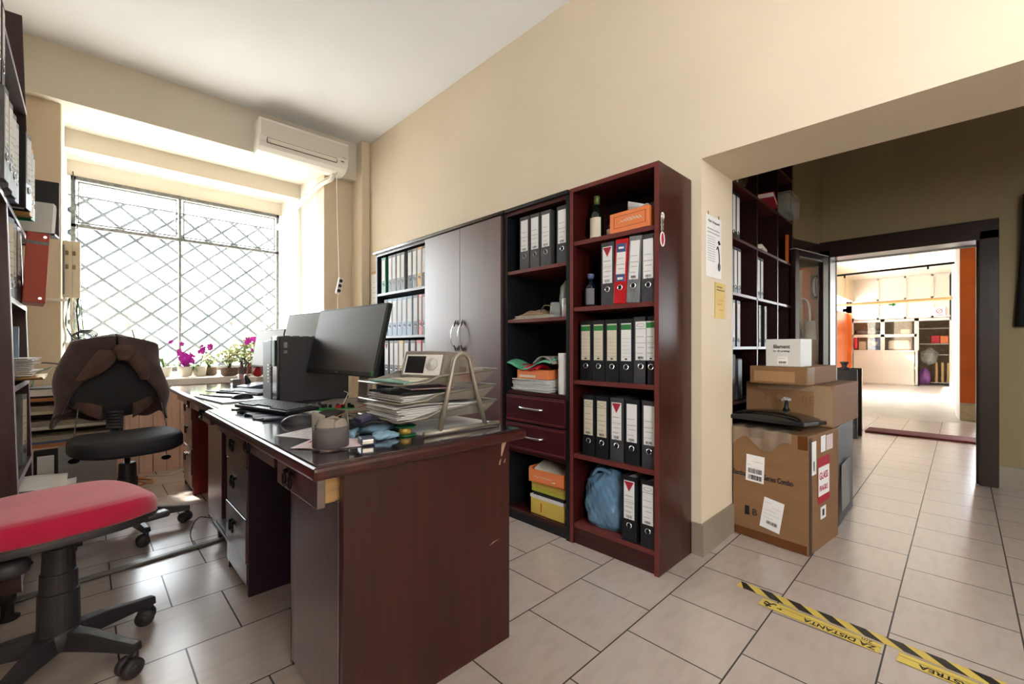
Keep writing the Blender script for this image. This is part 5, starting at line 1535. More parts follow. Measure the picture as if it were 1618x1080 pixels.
# low cabinet and letter rack in the far left corner
t = thing('document_rack', 'low open rack with orange-edged shelves by the window corner', 'rack', (-.1, 3.75, 0))
OE = mat('orange_edge_shelf', 'c07b4d', .45)
for z in (.44, .72): MB().box(-.33, .20, 3.58, 3.86, z, z + .02).build('shelf', OE, t)
for z in (.545, .64): MB().box(-.31, .19, 3.59, 3.85, z, z + .006).build('tray', PAPERC, t)
MB().box(-.33, -.31, 3.58, 3.86, 0, .72).build('side_panel', PURP, t)
MB().box(.18, .20, 3.58, 3.86, .44, .72).build('side_panel', PURP, t)
MB().box(-.31, .18, 3.84, 3.86, .44, .72).build('back_panel', MAHOG, t)
MB().box(-.10, .17, 3.60, 3.62, .0, .44).build('white_panel', mat('grey_white_panel', 'b8b3b0', .5), t)
for z, m, lab in ((.4605, mat('blue_folder_card', '4f6f9a', .5), 'blue folder and papers on the lowest tier of the document rack'), (.5515, PAPER, 'grey printed papers on the middle tier of the document rack'), (.6465, PAPERC, 'cream papers on the upper tier of the document rack')):
    tt = thing('paper_stack', lab, 'papers', (-.06, 3.71, z))
    MB().box(-.28, .16, 3.60, 3.82, z, z + .012).build('folder', m, tt)
    sheetpile(MB(), (-.06, 3.71, z + .0125), .42, .21, 5, .006, int(z * 100), 1.0).build('paper_sheets', PAPERC, tt)
t = thing('scanner', 'flat grey and black office device on top of the document rack', 'scanner', (-.07, 3.7, .7405))
MB().box(-.29, .02, 3.60, 3.80, .7405, .80).build('device_body', GPLAST, t, bevel=.005)
MB().box(-.28, -.09, 3.597, 3.60, .752, .792).build('front_panel', WPLAST, t)
MB().box(-.07, .01, 3.597, 3.60, .752, .785).build('slot', BIN_BLACK, t)
for k, (m, dx, lab) in enumerate(((CABLEG, 0, 'green-grey cable arching over the scanner in the left corner'), (CABLEW, .05, 'white cable arching behind the scanner in the left corner'), (CABLEK, -.05, 'black cable behind the scanner in the left corner'))):
    tag(MB().tube(bez([(-.22 + dx, 3.72, .805), (-.18 + dx, 3.78, .90 + .02 * k), (-.02 + dx, 3.84, .93), (.08 + dx, 3.86, .86), (.06 + dx, 3.95, .70)], 7), .0055 if k == 0 else .004, 7).build('cable', m, smooth=True), lab, 'cable')
t = thing('lever_arch_binder', 'black binder with white label on the floor behind the left shelving', 'binder', (-.16, 3.55, .14))
MB().box(-.20, -.10, 3.52, 3.58, .20, .43).build('cover', BIN_BLACK, t, bevel=.002)
MB().box(-.185, -.115, 3.518, 3.52, .24, .40).build('spine_label', PAPER, t)
tag(MB().box(-.30, -.08, 3.45, 3.58, 0, .20).build('floor_carton', KRAFT, bevel=.003), 'low brown carton under the black binder in the left corner', 'box')
for o in set(bpy.data.objects) - _before:
    if o.parent is None: o.location += Vector((-.02, .30, 0))
tag(lump(MB(), (-.13, 3.30, .16), (.10, .09, .16), 13, .12).build('clear_bag', mat('pale_green_clear_bag', 'c9d6bd', .2, alpha=.75, bump=.7, bscale=30, coat=.5), smooth=True), 'crumpled clear green-tinted bag on the floor beside the left shelving', 'bag')
t = thing('plastic_bottle', 'clear plastic bottle with blue band beside the crumpled bag', 'bottle', (.0, 3.40, 0))
MB().lathe([(.03, 0), (.033, .01), (.033, .18), (.028, .21), (.016, .24), (.016, .25)], (-.01, 3.42, 0), 20).build('bottle_body', mat('cloudy_plastic', 'd4d6d4', .15, alpha=.7, coat=.4), t, smooth=True)
MB().lathe([(.0335, .17), (.0335, .195)], (-.01, 3.42, 0), 20, cap=False).build('blue_band', LABB, t)

# ================================================================== WINDOW ALCOVE THINGS
t = thing('air_conditioner', 'white wall-mounted air conditioner under the ceiling over the window', 'air conditioner', (1.55, 4.63, 2.86))
prof = [(4.63, 2.80), (4.63, 3.10), (4.45, 3.10), (4.432, 3.095), (4.425, 3.08), (4.425, 2.93), (4.435, 2.885), (4.46, 2.845), (4.50, 2.815), (4.56, 2.80)]
prof = [(y, z + .045) for y, z in prof]
MX = Matrix(((0, 0, 1, 0), (1, 0, 0, 0), (0, 1, 0, 0), (0, 0, 0, 1)))
MB().prism(prof, 1.125, 1.95, M=MX).build('casing', WPLAST, t, bevel=.004)
MB().prism([(4.424, 2.975), (4.424, 3.118), (4.428, 3.12), (4.428, 2.975)], 1.14, 1.945, M=MX).build('front_panel', mat('taupe_white_panel', 'd8cfc4', .35), t, bevel=.0015)
def acq(z): return 0
MB().prism([(4.429, 2.925), (4.418, 2.960), (4.426, 2.965), (4.437, 2.925)], 1.19, 1.83, M=MX).build('louvre', mat('pale_louvre', 'e6ddd2', .35), t)
b = MB(); b.box(1.19, 1.83, 4.421, 4.428, 2.962, 2.966); b.box(1.19, 1.83, 4.426, 4.436, 2.921, 2.925); b.box(1.828, 1.832, 4.42, 4.435, 2.925, 2.965); b.box(1.188, 1.192, 4.42, 4.435, 2.925, 2.965)
b.build('louvre_gap', INK, t)
MB().box(1.872, 1.905, 4.427, 4.4305, 2.945, 2.955).build('display_window', INK, t)
b = MB(); scribble(b, (1.885, 4.4235, 2.99), (1, 0, 0), (0, 0, 1), .035, [(0, 0, .035)], th=.002, h=.006, seed=3); b.build('maker_logo', INK, t)
t = thing('refrigerant_pipe', 'white insulated pipe slanting from the air conditioner down the reveal', 'pipe', (1.8, 5, 2.8))
pp = bez([(1.85, 4.56, 2.85), (1.84, 4.60, 2.80), (1.79, 4.75, 2.77), (1.762, 5.2, 2.70), (1.758, 5.7, 2.62), (1.755, 6.08, 2.56)], 8)
MB().tube(pp, .022, 10).build('pipe_lagging', WPLAST, t, smooth=True)
MB().tube([p + Vector((-.012, 0, .03)) for p in pp[6:]], .006, 6).build('thin_pipe', CABLEW, t, smooth=True)
t = thing('power_strip', 'white socket strip hanging on a cord from the air conditioner', 'power strip', (1.86, 4.45, 1.65))
MB().tube(bez([(1.845, 4.47, 2.84), (1.85, 4.46, 2.4), (1.858, 4.45, 1.95), (1.862, 4.45, 1.76)], 6), .005, 6).build('cord', CABLEW, t, smooth=True)
MB().tube([(1.852, 4.45, 1.59), (1.846, 4.46, 1.2), (1.85, 4.47, .8)], .004, 6).build('lower_cord', CABLEW, t)
Ms = Matrix.Translation((1.862, 4.44, 1.675)) @ Matrix.Rotation(R(12), 4, 'Y')
MB().box(-.024, .024, -.012, .012, -.085, .085, Ms).build('strip_body', WPLAST, t, bevel=.005)
b = MB()
for z in (-.052, 0, .052): b.lathe([(.018, 0), (.018, .0015)], (0, 0, 0), 16, M=Ms @ Matrix.Translation((0, -.012, z)) @ Matrix.Rotation(PI / 2, 4, 'X'))
b.build('socket', BIN_BLACK, t)
t = thing('distribution_box', 'beige vented distribution box on the left window reveal', 'distribution box', (-.08, 5.1, 1.43))
MB().box(-.128, -.028, 4.97, 5.22, 1.445, 1.90).build('box_cover', CREAMP, t, bevel=.006)
MB().box(-.13, -.118, 4.955, 5.2, 1.47, 1.86).build('rear_plate', GREY_INK, t)
b = MB()
for x_ in (-.108, -.068):
    for z_ in (1.80, 1.69): b.box(x_ - .008, x_ + .012, 4.968, 4.97, z_ - .018, z_ + .018)
b.build('vent', mat('brown_vent', '7a6a52', .6), t)
MB().box(-.095 + .02, -.0735, 4.968, 4.97, 1.45, 1.895).build('cover_seam', GREY_INK, t)
tag(MB().box(-.352, -.10, 4.73, 4.75, 1.395, 1.415).build('cable_trunking', WPLAST), 'thin white trunking along the wall below the distribution box', 'trunking')
rnd = random.Random(3)
for k in range(7):
    x_ = -.118 + .013 * k; y_ = 4.98 + .03 * (k % 3)
    pts = [(x_, y_, 1.445)]
    for j in range(1, 6): pts.append((x_ + rnd.uniform(-.022, .022), y_ + rnd.uniform(-.01, .02), 1.445 - .11 * j))
    m = (CABLEW, CABLEW, CABLEK, PAPERC, CABLEW, CABLEG, CABLEK)[k]
    tag(MB().tube(bez(pts, 5), rnd.choice((.004, .006, .008)), 6).build('cable', m, smooth=True), 'one of the tangled cables hanging below the distribution box', 'cable', 'cables below the distribution box')
tag(MB().box(-.115, -.08, 4.95, 4.975, 1.02, 1.09).build('junction_block', WPLAST, bevel=.004), 'small white junction block among the hanging cables', 'junction box')
cl = MB()
for k in range(4):
    cl.tube([(-.02 + .06 * math.cos(a) + .01 * k, 4.95 + .012 * k, 1.13 + .035 * math.sin(a) + .008 * k) for a in [2 * PI * j / 20 for j in range(20)]], .0045, 6, closed=True)
tag(cl.build('cable_coil', CABLEK), 'small coil of dark cable above the jacket shoulder', 'cable')
tag(MB().tube(bez([(-.085, 5.9, 2.72), (-.075, 5.9, 2.5), (-.055, 5.6, 2.2), (-.04, 5.4, 1.7), (-.02, 5.3, 1.3), (.0, 5.2, 1.05)], 8), .004, 6).build('aerial_wire', CABLEK), 'thin black wire running down the left side of the window', 'wire')
tag(MB().tube([(.42, 5.0, .78), (.33, 5.0, 1.02), (.29, 5.02, 1.20)], .005, 6).build('support_stick', CABLEK), 'thin dark plant stick leaning before the window', 'stick')

# plants on the sill
ZS = .7805
def leafm(mb, base, tip, wd, bend=.05, n=7):
    base, tip = Vector(base), Vector(tip)
    d = tip - base; s = d.cross(Vector((0, 0, 1)))
    s = s.normalized() if s.length > 1e-4 else Vector((1, 0, 0))
    def f(u, v):
        w_ = wd * math.sin(PI * (.06 + .94 * u)) ** .8
        p = base + d * u + Vector((0, 0, bend * math.sin(PI * u)))
        return p + s * (v - .5) * w_ + Vector((0, 0, -abs(v - .5) * w_ * -.35))
    mb.grid(f, n, 4)
def flower(mb, c, r, rnd):
    c = Vector(c)
    for k in range(5):
        a = 2 * PI * k / 5 + rnd.uniform(-.3, .3)
        n_ = Vector((rnd.uniform(-.5, .5), -1, rnd.uniform(-.4, .4))).normalized()
        u = n_.orthogonal().normalized(); v = n_.cross(u)
        d = u * math.cos(a) + v * math.sin(a); e = n_.cross(d)
        vs = [c, c + d * r * .55 + e * r * .42, c + d * r - n_ * r * .15, c + d * r * .55 - e * r * .42]
        mb.bm.faces.new([mb.bm.verts.new(q) for q in vs])
def orchid(lab, x, y, stems, leaves, seed, z=ZS):
    rnd = random.Random(seed)
    t = thing('orchid', lab, 'orchid', (x, y, z))
    MB().lathe([(.045, 0), (.05, .005), (.06, .085), (.062, .09)], (x, y, z), 22, cap=False).lathe([(.045, .001), (.001, .002)], (x, y, z), 22, cap=False).build('pot', mat('pale_clear_pot', 'd9d2c4', .3), t, smooth=True, solid=.003)
    MB().lathe([(.056, .072), (.03, .078), (.002, .08)], (x, y, z), 20).build('soil', SOIL, t)
    for k, (dx, dy, dz, wd) in enumerate(leaves):
        b = MB(); leafm(b, (x, y, z + .075), (x + dx, y + dy, z + dz), wd, .04); b.build('leaf', LEAF, t, smooth=True, solid=.002)
    for (dx, dz, nf) in stems:
        p = bez([(x, y, z + .07), (x + dx * .4, y, z + dz * .6), (x + dx, y - .01, z + dz)], 6)
        MB().tube(p, .003, 6).build('stem', STEM, t)
        b = MB()
        for j in range(nf): flower(b, (x + dx + rnd.uniform(-.045, .045), y - .02 + rnd.uniform(-.02, .02), z + dz + rnd.uniform(-.06, .03)), rnd.uniform(.022, .034), rnd)
        b.build('flowers', MAG, t, solid=.0012)
orchid('orchid with magenta blooms near the centre of the sill', .66, 5.0, [(-.01, .19, 16), (-.07, .29, 3), (.03, .15, 8)], [(-.16, -.04, .05, .045), (-.10, .06, .12, .04), (.09, -.05, .04, .05)], 3)
orchid('orchid with one tall magenta flower and an upright leaf', .77, 5.02, [(.05, .27, 6)], [(.10, .0, .21, .055), (.07, -.03, .12, .045), (-.06, -.05, .05, .045)], 4)
orchid('low orchid with green leaves and pink bloom behind the jacket', .50, 4.98, [(-.08, .10, 9)], [(-.10, 0, .06, .045), (.06, -.02, .16, .03), (.10, -.04, .07, .045), (-.02, .03, .16, .03)], 5)
orchid('tall magenta orchid at the right beside the bright monitor', 1.20, 5.02, [(.0, .33, 9), (.04, .26, 9)], [(-.08, 0, .08, .05), (.07, -.02, .12, .05)], 6)
def bushy(lab, x, y, r, h, n, seed, pot=WICKER, z=ZS, leafmat=LEAFP, cat='plant'):
    rnd = random.Random(seed)
    t = thing('potted_plant', lab, cat, (x, y, z))
    MB().lathe([(.055, 0), (.065, .01), (.07, .07), (.073, .075)], (x, y, z), 22, cap=False).lathe([(.055, .001), (.001, .002)], (x, y, z), 22, cap=False).build('pot', pot, t, smooth=True, solid=.004)
    MB().lathe([(.065, .06), (.03, .068), (.002, .07)], (x, y, z), 20).build('soil', SOIL, t)
    st = MB(); lf = MB(); fl = MB()
    for k in range(14):
        a = rnd.uniform(0, 6.28); q = rnd.uniform(.3, 1) * r
        tip = (x + q * math.cos(a), y + q * math.sin(a), z + .08 + h * rnd.uniform(.5, 1))
        st.tube([(x, y, z + .06), ((x + tip[0]) / 2, (y + tip[1]) / 2, z + .06 + h * .4), tip], .0025, 5)
    for k in range(n):
        a = rnd.uniform(0, 6.28); q = rnd.uniform(.1, 1) * r
        c = Vector((x + q * math.cos(a), y + q * math.sin(a), z + .08 + h * rnd.uniform(.2, 1)))
        leafm(lf if k % 5 else fl, c, c + Vector((rnd.uniform(-.035, .035), rnd.uniform(-.035, .035), rnd.uniform(-.01, .03))), .03, .006, 3)
    st.build('stems', STEM, t); l_ = lf.build('foliage', leafmat, t); l_['kind'] = 'stuff'
    f_ = fl.build('blossoms', PINKP, t); f_['kind'] = 'stuff'
bushy('pale leafy plant in a wicker pot left of the pen holder', .98, 4.86, .10, .15, 120, 1)
bushy('pale blooming plant behind the pen holder, right of the first', 1.12, 4.95, .12, .20, 170, 2)
bushy('spindly pale plant in a small pot between orchids and wicker pot', .86, 5.1, .06, .10, 50, 7)
bushy('leafy plant on the sill in front of the right orchid', 1.26, 4.88, .09, .24, 110, 8, leafmat=LEAF)
# cables on floor under the window
for k, (m, pts, lab) in enumerate(((mat('beige_cable', 'c98f66', .5), [(.13, 4.60, .004), (.25, 4.45, .03), (.34, 4.30, .02), (.38, 4.45, .004), (.28, 4.60, .004), (.14, 4.40, .004), (.05, 4.2, .004)], 'beige cable loops lying on the floor below the window'), (CABLEW, [(.35, 4.62, .004), (.48, 4.55, .004), (.60, 4.62, .004), (.75, 4.60, .004)], 'white cable along the floor by the panelled front'), (mat('terracotta_cable', 'b8744a', .5), [(.02, 4.45, .004), (.15, 4.58, .02), (.30, 4.55, .004), (.37, 4.36, .02), (.22, 4.28, .004)], 'brown cable tangle on the floor beneath the sill'))):
    tag(MB().tube(bez(pts, 8), .006, 6).build('cable', m, smooth=True), lab, 'cable')
tag(MB().box(.02, .10, 4.1, 4.5, 0, .42).build('floor_computer', GPLAST, bevel=.004), 'dark upright computer case on the floor left of the chair column', 'computer')

# ================================================================== PASSAGE
t = thing('bookcase', 'tall shaded mahogany compartment bookcase along the passage wall', 'bookcase', (3.5, 1.16, 0))
YB = 1.0
MAHOG_SHADE = mat('mahogany_in_passage_shade', '250c0a', .4, noise=.3, nscale=5, stretch=(9, 9, .6))  # passage shade put into the colours of boards and shelf edges
xs = [2.73, 2.885, 3.368, 3.858, 4.279]
for k, x_ in enumerate(xs):
    z1 = 3.0
    MB().box(x_, x_ + .02, YB, YB + .33, 0, z1).build('divider', MAHOG_SHADE, t)
for z in (.0, .33, .685, 1.035, 1.378, 1.73, 2.085, 2.44, 2.8):
    MB().box(2.73, 4.299, YB, YB + .33, z, z + .018).build('shelf', mat('shelf_edge_in_passage_shade', '4a221c', .4) if z < 2.5 else MAHOG_SHADE, t)
MB().box(2.73, 4.299, YB + .32, YB + .33, 0, 3.0).build('back_panel', DARKIN, t)
def corrb(x, z, w_, c, lab): binder((x, YB + .02, z), w_, c, 'plain', lab, 'binders in the passage bookcase', rz=R(90), detail=False, lh=.23, h=.30 if True else .316)
corrb(2.985, 1.7485, .066, BIN_BLACK, 'black binder, left of two high in the passage bookcase')
corrb(3.058, 1.7485, .066, BIN_BLACK, 'black binder, right of two high in the passage bookcase')
for k, x_ in enumerate((2.945, 3.012, 3.08)): corrb(x_, 1.3965, .06, BIN_BLACK, ('black binder, left of three on the passage bookcase middle row', 'black binder, middle of three on the passage bookcase middle row', 'black binder, right of three on the passage bookcase middle row')[k])
for k, x_ in enumerate((2.975, 3.068)): corrb(x_, 1.0535, .062, BIN_BLACK, ('black binder, left one of the passage row above the cartons', 'black binder, right one of the passage row above the cartons')[k])
for k, x_ in enumerate((3.475, 3.55)): corrb(x_, 1.3965, .06, BIN_BLACK, ('black binder, left of two in the second passage column, middle row', 'black binder, right of two in the second passage column, middle row')[k])
for k, x_ in enumerate((3.50, 3.635)): corrb(x_, 1.0535, .05, BIN_BLACK, ('black binder, left of two in the second passage column, lower row', 'black binder, right of two in the second passage column, lower row')[k])
tag(MB().box(2.77, 2.83, 1.03, 1.20, 1.7485, 1.81).build('small_box', PAPERC), 'small white box on the passage shelf beside the pier', 'box')
tag(MB().obox((3.55, 1.08, 1.766), (.25, .15, .03), (0, 0, R(8))).build('book', PAPERC), 'pale book lying in the second passage column', 'book')
t = thing('book', 'red-covered book lying high on the passage bookcase', 'book', (3.6, 1.03, 2.104), rot=(0, 0, R(10)))
MB().box(-.15, .15, -.08, .10, 0, .035).build('pages', PAPER, t, world=False)
MB().box(-.155, .155, -.085, .10, .035, .04).box(-.155, .155, -.085, .10, -.0005, .004).build('cover', LABR, t, world=False)
t = thing('plastic_tub', 'clear plastic tub on the upper end of the passage bookcase', 'tub', (4.08, 1.02, 2.104))
MB().prism([(3.90, .93), (4.22, .93), (4.22, 1.12), (3.90, 1.12)], 2.104, 2.25).build('tub_body', CLEARP, t, bevel=.01)
MB().box(3.89, 4.23, .92, 1.13, 2.25, 2.262).build('lid', CLEARP, t, bevel=.004)
t = thing('wrapped_bundle', 'shiny black plastic bundle on top left of the passage bookcase', 'bundle', (3.15, 1.12, 2.104))
lump(MB(), (3.16, 1.12, 2.24), (.18, .11, .135), 17, .16, 30, 20).build('wrap', mat('glossy_black_plastic', '0b0b0d', .08, bump=1.0, bscale=16, coat=1.0), t, smooth=True)
tag(MB().box(4.16, 4.20, 1.005, 1.02, 1.75, 1.98).build('orange_card', ORANGEP), 'narrow orange card upright at the dark end of the passage bookcase', 'card')
for k, (x_, z_) in enumerate(((2.93, .704), (3.05, .704))):
    tag(MB().box(x_, x_ + .09, 1.02, 1.2, z_, z_ + (.27 if k else .30)).build('wrapped_item', GPLAST if k else WRAPD, bevel=.01), ('dark wrapped item in the bookcase left behind the flat carton', 'grey wrapped item in the bookcase directly behind the flat carton')[k], 'package')

# poster and yellow notice on the pier
YJ = .9135
t = thing('poster', 'printed notice in a plastic sleeve pinned to the pier reveal', 'poster', (2.37, YJ, 1.57))
MB().box(2.272, 2.478, YJ - .002, YJ, 1.415, 1.735).build('sleeve', PAPER, t)
b = MB(); scribble(b, (2.30, YJ - .0022, 1.705), (1, 0, 0), (0, 0, 1), .15, [(0, 0, .045), (0, .055, .15)], th=.006, h=.014, seed=1); 
scribble(b, (2.30, YJ - .0022, 1.665), (1, 0, 0), (0, 0, 1), .15, [(0, -.01, .15), (-.018, -.01, .15)], th=.003, h=.007, seed=2)
b.build('heading', INK, t)
b = MB()
for k in range(11): b.box(2.295, 2.39, YJ - .0026, YJ - .002, 1.625 - .0125 * k, 1.627 - .0125 * k)
b.build('printed_lines', GREY_INK, t)
b = MB(); b.tube([(2.43, YJ - .003, 1.615), (2.445, YJ - .003, 1.6)], .007, 6).tube(bez([(2.41, YJ - .003, 1.57), (2.425, YJ - .003, 1.585), (2.44, YJ - .003, 1.55), (2.445, YJ - .003, 1.50)], 5), .0035, 5); b.ell((2.445, YJ - .003, 1.48), (.018, .002, .024)); b.build('padlock_drawing', BIN_BLACK, t)
MB().tube([(2.30, YJ - .003, 1.735), (2.298, YJ - .003, 1.752)], .0016, 5).tube([(2.44, YJ - .003, 1.735), (2.438, YJ - .003, 1.752)], .0016, 5).build('pin', RAWIRON, t)
t = thing('notice', 'yellow notice sheet taped low on the pier reveal beside the bookcase', 'notice', (2.47, YJ, 1.3))
MB().box(2.392, 2.535, YJ - .002, YJ, 1.205, 1.395).build('sheet', YELC, t)
b = MB(); scribble(b, (2.41, YJ - .0022, 1.372), (1, 0, 0), (0, 0, 1), .11, [(0, 0, .08), (-.016, 0, .11)], th=.004, h=.008, seed=4); b.build('heading', INK, t)
b = MB(); scribble(b, (2.42, YJ - .0022, 1.30), (1, 0, 0), (0, 0, 1), .1, [(0, .02, .08), (-.02, .0, .07), (-.05, .03, .08)], th=.002, h=.012, seed=6); b.build('red_drawing', LABR, t)

# cartons
def carton(name, label, quad, z0, h, m=KRAFT, cat='box'):
    t = thing(name, label, cat, (sum(p[0] for p in quad) / 4, sum(p[1] for p in quad) / 4, z0))
    MB().prism(quad, z0, z0 + h).build('carton', m, t, bevel=.004)
    return t
A, B_, C_, D_ = Vector((2.588, .532)), Vector((3.02, .482)), Vector((3.07, .868)), Vector((2.638, .908))
t = carton('cardboard_box', 'large brown printed carton with shipping labels at the passage corner', [A, B_, C_, D_], .001, .60)
u = (A - D_).to_3d().normalized(); up = Vector((0, 0, 1)); nrm = Vector((-1, 0, 0)); nrm = u.cross(up)
def on(s, z, off=.0012): # s from D_ (left) to A (right) on the front face
    p = D_.to_3d() + u * s; p.z = z
    return p + nrm * off
L = (A - D_).length
text('Bambu Lab', .040, on(.0 + .002, .335), u, up, INK, t, 'printed_name', bold=.0006, sx=.62)
text('X Series Combo', .040, on(.142, .335), u, up, INK, t, 'printed_name', bold=.0006, sx=.62)
def decal(s0, z0, wd, ht, ang, parent, m=PAPER, name='shipping_label', off=.0018):
    uu = (u * math.cos(ang) + up * math.sin(ang)); vv = (up * math.cos(ang) - u * math.sin(ang))
    b = MB(); rect(b, on(s0, z0, off), uu, vv, wd, ht, .0003); o = b.build(name, m, parent)
    return on(s0, z0, off + .0006), uu, vv
o_, uu, vv = decal(.072, .315, .095, .145, R(-2), t)
b = MB(); bars(b, o_ + uu * .012 + vv * .045, uu, vv, .072, .026, 20, 1); bars(b, o_ + uu * .012 + vv * .010, uu, vv, .072, .026, 20, 2)
scribble(b, o_ + uu * .005 + vv * .09, uu, vv, .08, [(0, 0, .02), (.02, .03, .08)], th=.001, h=.003, seed=2); b.build('barcode', INK, t)
o_, uu, vv = decal(.145, .085, .10, .165, R(-9), t)
b = MB(); bars(b, o_ + uu * .03 + vv * .028, uu, vv, .055, .018, 20, 4)
scribble(b, o_ + uu * .008 + vv * .06, uu, vv, .08, [(0, 0, .05), (.02, 0, .08), (.04, 0, .06), (.06, .04, .08), (.08, 0, .03)], th=.0008, h=.003, seed=5); b.build('barcode', INK, t)
o_, uu, vv = decal(.068, .125, .024, .05, 0, t, INK, 'printed_logo')
text('B', .05, on(.105, .13, .001), u, up, INK, t, 'printed_logo')
b = MB(); rect(b, on(.0, .005, .001), u, up, L * .98, .045); b.build('brown_tape', KRAFTD, t)
b = MB(); rect(b, on(.09, .555, .001), u, up, .08, .045); b.build('brown_tape', KRAFTD, t)
b = MB(); rect(b, on(.33, .53, .001), u, up, .045, .07); b.build('brown_tape', KRAFTD, t)
# side face
su = (B_ - A).to_3d().normalized(); sn = su.cross(up)
def son(s, z, off=.0012):
    p = A.to_3d() + su * s; p.z = z; return p + sn * off
for s0, z0, wd, ht, m, nm in ((.035, .40, .06, .17, PAPER, 'shipping_label'), (.16, .50, .07, .085, PAPER, 'shipping_label'), (.24, .50, .10, .08, PAPERP, 'shipping_label'), (.12, .235, .17, .24, LABR, 'fragile_label'), (.125, .275, .16, .15, PAPER, 'fragile_label_centre')):
    b = MB(); rect(b, son(s0, z0, .0012 + (.0006 if 'centre' in nm else 0)), su, up, wd, ht); b.build(nm, m, t)
text('GLASS', .052, son(.137, .36, .0026), su, up, LABR, t, 'lettering', bold=.0008, sx=.85)
text('FRAGILE', .038, son(.137, .30, .0026), su, up, LABR, t, 'lettering', bold=.0005, sx=.85)
b = MB(); rect(b, son(.155, .15, .0014), su, up, .08, .065); b.build('round_mark', PAPER, t)
b = MB(); rect(b, son(.18, .165, .002), su, up, .03, .035); b.build('round_mark_centre', INK, t)
b = MB(); bars(b, son(.05, .42, .0022), su, up, .025, .05, 8, 7); b.build('barcode', INK, t)
b = MB(); rect(b, son(0, .003, .001), su, up, .04, .59); b.build('brown_tape', WRAPD, t)
b = MB()
b.box(2.72, 2.98, .60, .70, .6015, .603); b.build('brown_tape', KRAFTD, t)
# bubble wrap + black flat device on top
t = thing('bubble_wrap', 'clear bubble wrap sheet draped over the large carton', 'bubble wrap', (2.75, .72, .602))
def bw(uu_, vv_):
    q = D_.to_3d() + (A - D_).to_3d() * (.0 + .80 * uu_)
    if vv_ < .35:
        k = vv_ / .35
        dp = .085 + .035 * math.sin(2.6 + 9 * uu_) 
        return (q.x - .010 - .006 * math.sin(22 * uu_), q.y, .606 - dp * (1 - k))
    k = (vv_ - .35) / .65
    return (q.x - .010 + .36 * k, q.y - .015 * k, .609 + .006 * math.sin(17 * uu_) * math.sin(13 * k))
MB().grid(bw, 46, 26).build('wrap_sheet', BUBBLE, t, smooth=True, solid=.004)
t = thing('flat_monitor', 'black flat screen lying face down on the bubble wrap', 'monitor', (2.78, .72, .62))
Mm = Matrix.Translation((2.765, .73, .665)) @ Matrix.Rotation(R(-7), 4, 'Z') @ Matrix.Rotation(R(4), 4, 'Y')
MB().box(-.16, .16, -.20, .20, -.028, -.008, Mm).build('screen_slab', BPLAST, t, bevel=.004)
MB().grid(lambda a, b_: Mm @ Vector((-.15 + .30 * a, -.185 + .37 * b_, -.010 + .045 * (math.sin(PI * a) * math.sin(PI * b_)) ** .35)), 24, 24).build('back_shell', mat('glossy_black_back_shell', '0d0d0f', .22, coat=.5), t, smooth=True)
MB().lathe([(.02, .03), (.012, .05), (.008, .09)], (0, 0, 0), 14, M=Mm @ Matrix.Translation((.10, -.02, 0))).build('stand_neck', BPLAST, t, smooth=True)
t = thing('plastic_wrap', 'clump of clear plastic at the neck of the flat screen', 'plastic', (2.88, .7, .75))
lump(MB(), (2.872, .70, .750), (.010, .026, .012), 27, .3).build('crumple', CLEARP, t, smooth=True)
# second, wrapped box on the floor and large carton above
t = carton('wrapped_box', 'dark stretch-wrapped box on the floor behind the large carton', [(3.09, .50), (3.62, .50), (3.62, .93), (3.09, .90)], .001, .585, WRAPD)
b = MB(); b.grid(lambda a, q: (3.10 + .51 * a, .494 - .006 * math.sin(9 * a + 5 * q), .02 + .56 * q), 14, 14); b.build('stretch_film', mat('grey_film', '4a4240', .45, alpha=.25, bump=1, bscale=10), t, smooth=True)
b = MB(); b.box(3.18, 3.44, .490, .4925, .08, .36); b.build('document_pouch', mat('dull_grey_pouch', '6e655e', .6), t)
t = carton('cardboard_box', 'wide brown carton with handwriting and clear tape, resting above the wrapped box', [(2.93, .49), (3.50, .455), (3.53, .93), (2.96, .94)], .605, .232)
c0 = Vector((2.96, .94, 0)); c1 = Vector((2.93, .49, 0)); cu = (c1 - c0).normalized(); cn = cu.cross(up)
text('MO', .075, c0 + cu * .10 + Vector((0, 0, .73)) + cn * .0015, cu, up, mat('faded_ink', '7a5636', .8), t, 'handwriting')
text('RE', .06, c0 + cu * .30 + Vector((0, 0, .73)) + cn * .0015, cu, up, MATS['faded_ink'], t, 'handwriting')
b = MB(); rect(b, c0 + cu * .07 + Vector((0, 0, .80)) + cn * .001, cu, up, .37, .03); b.build('clear_tape', CTAPE, t)
b = MB(); rect(b, c0 + cu * .36 + Vector((0, 0, .615)) + cn * .001, cu, up, .09, .20); b.build('clear_tape', CTAPE, t)
t = carton('cardboard_box', 'flat brown carton taped at its corner under the white box', [(2.80, .585), (3.33, .54), (3.37, .83), (2.85, .885)], .839, .100)
b = MB(); rect(b, Vector((2.8, .585, .842)) + Vector((.0, -.0015, 0)), Vector((.53, -.045, 0)), up, .12, .094); b.build('clear_tape', CTAPE, t)
b = MB(); rect(b, Vector((2.845, .86, .852)), (Vector((2.80, .585, 0)) - Vector((2.85, .885, 0))), up, .22, .06, .001); b.build('paler_patch', mat('pale_kraft', 'a57c55', .7), t)
t = thing('filament_box', 'white box printed filament on top of the carton stack', 'box', (2.92, .70, .94))
fq = [Vector((2.815, .617)), Vector((2.985, .60)), Vector((3.005, .775)), Vector((2.838, .795))]
MB().prism(fq, .9405, 1.095).build('carton', mat('white_grey_card', 'd3cfca', .5), t, bevel=.0015)
fu = (fq[0] - fq[3]).to_3d().normalized(); fn = fu.cross(up)
f0 = fq[3].to_3d()
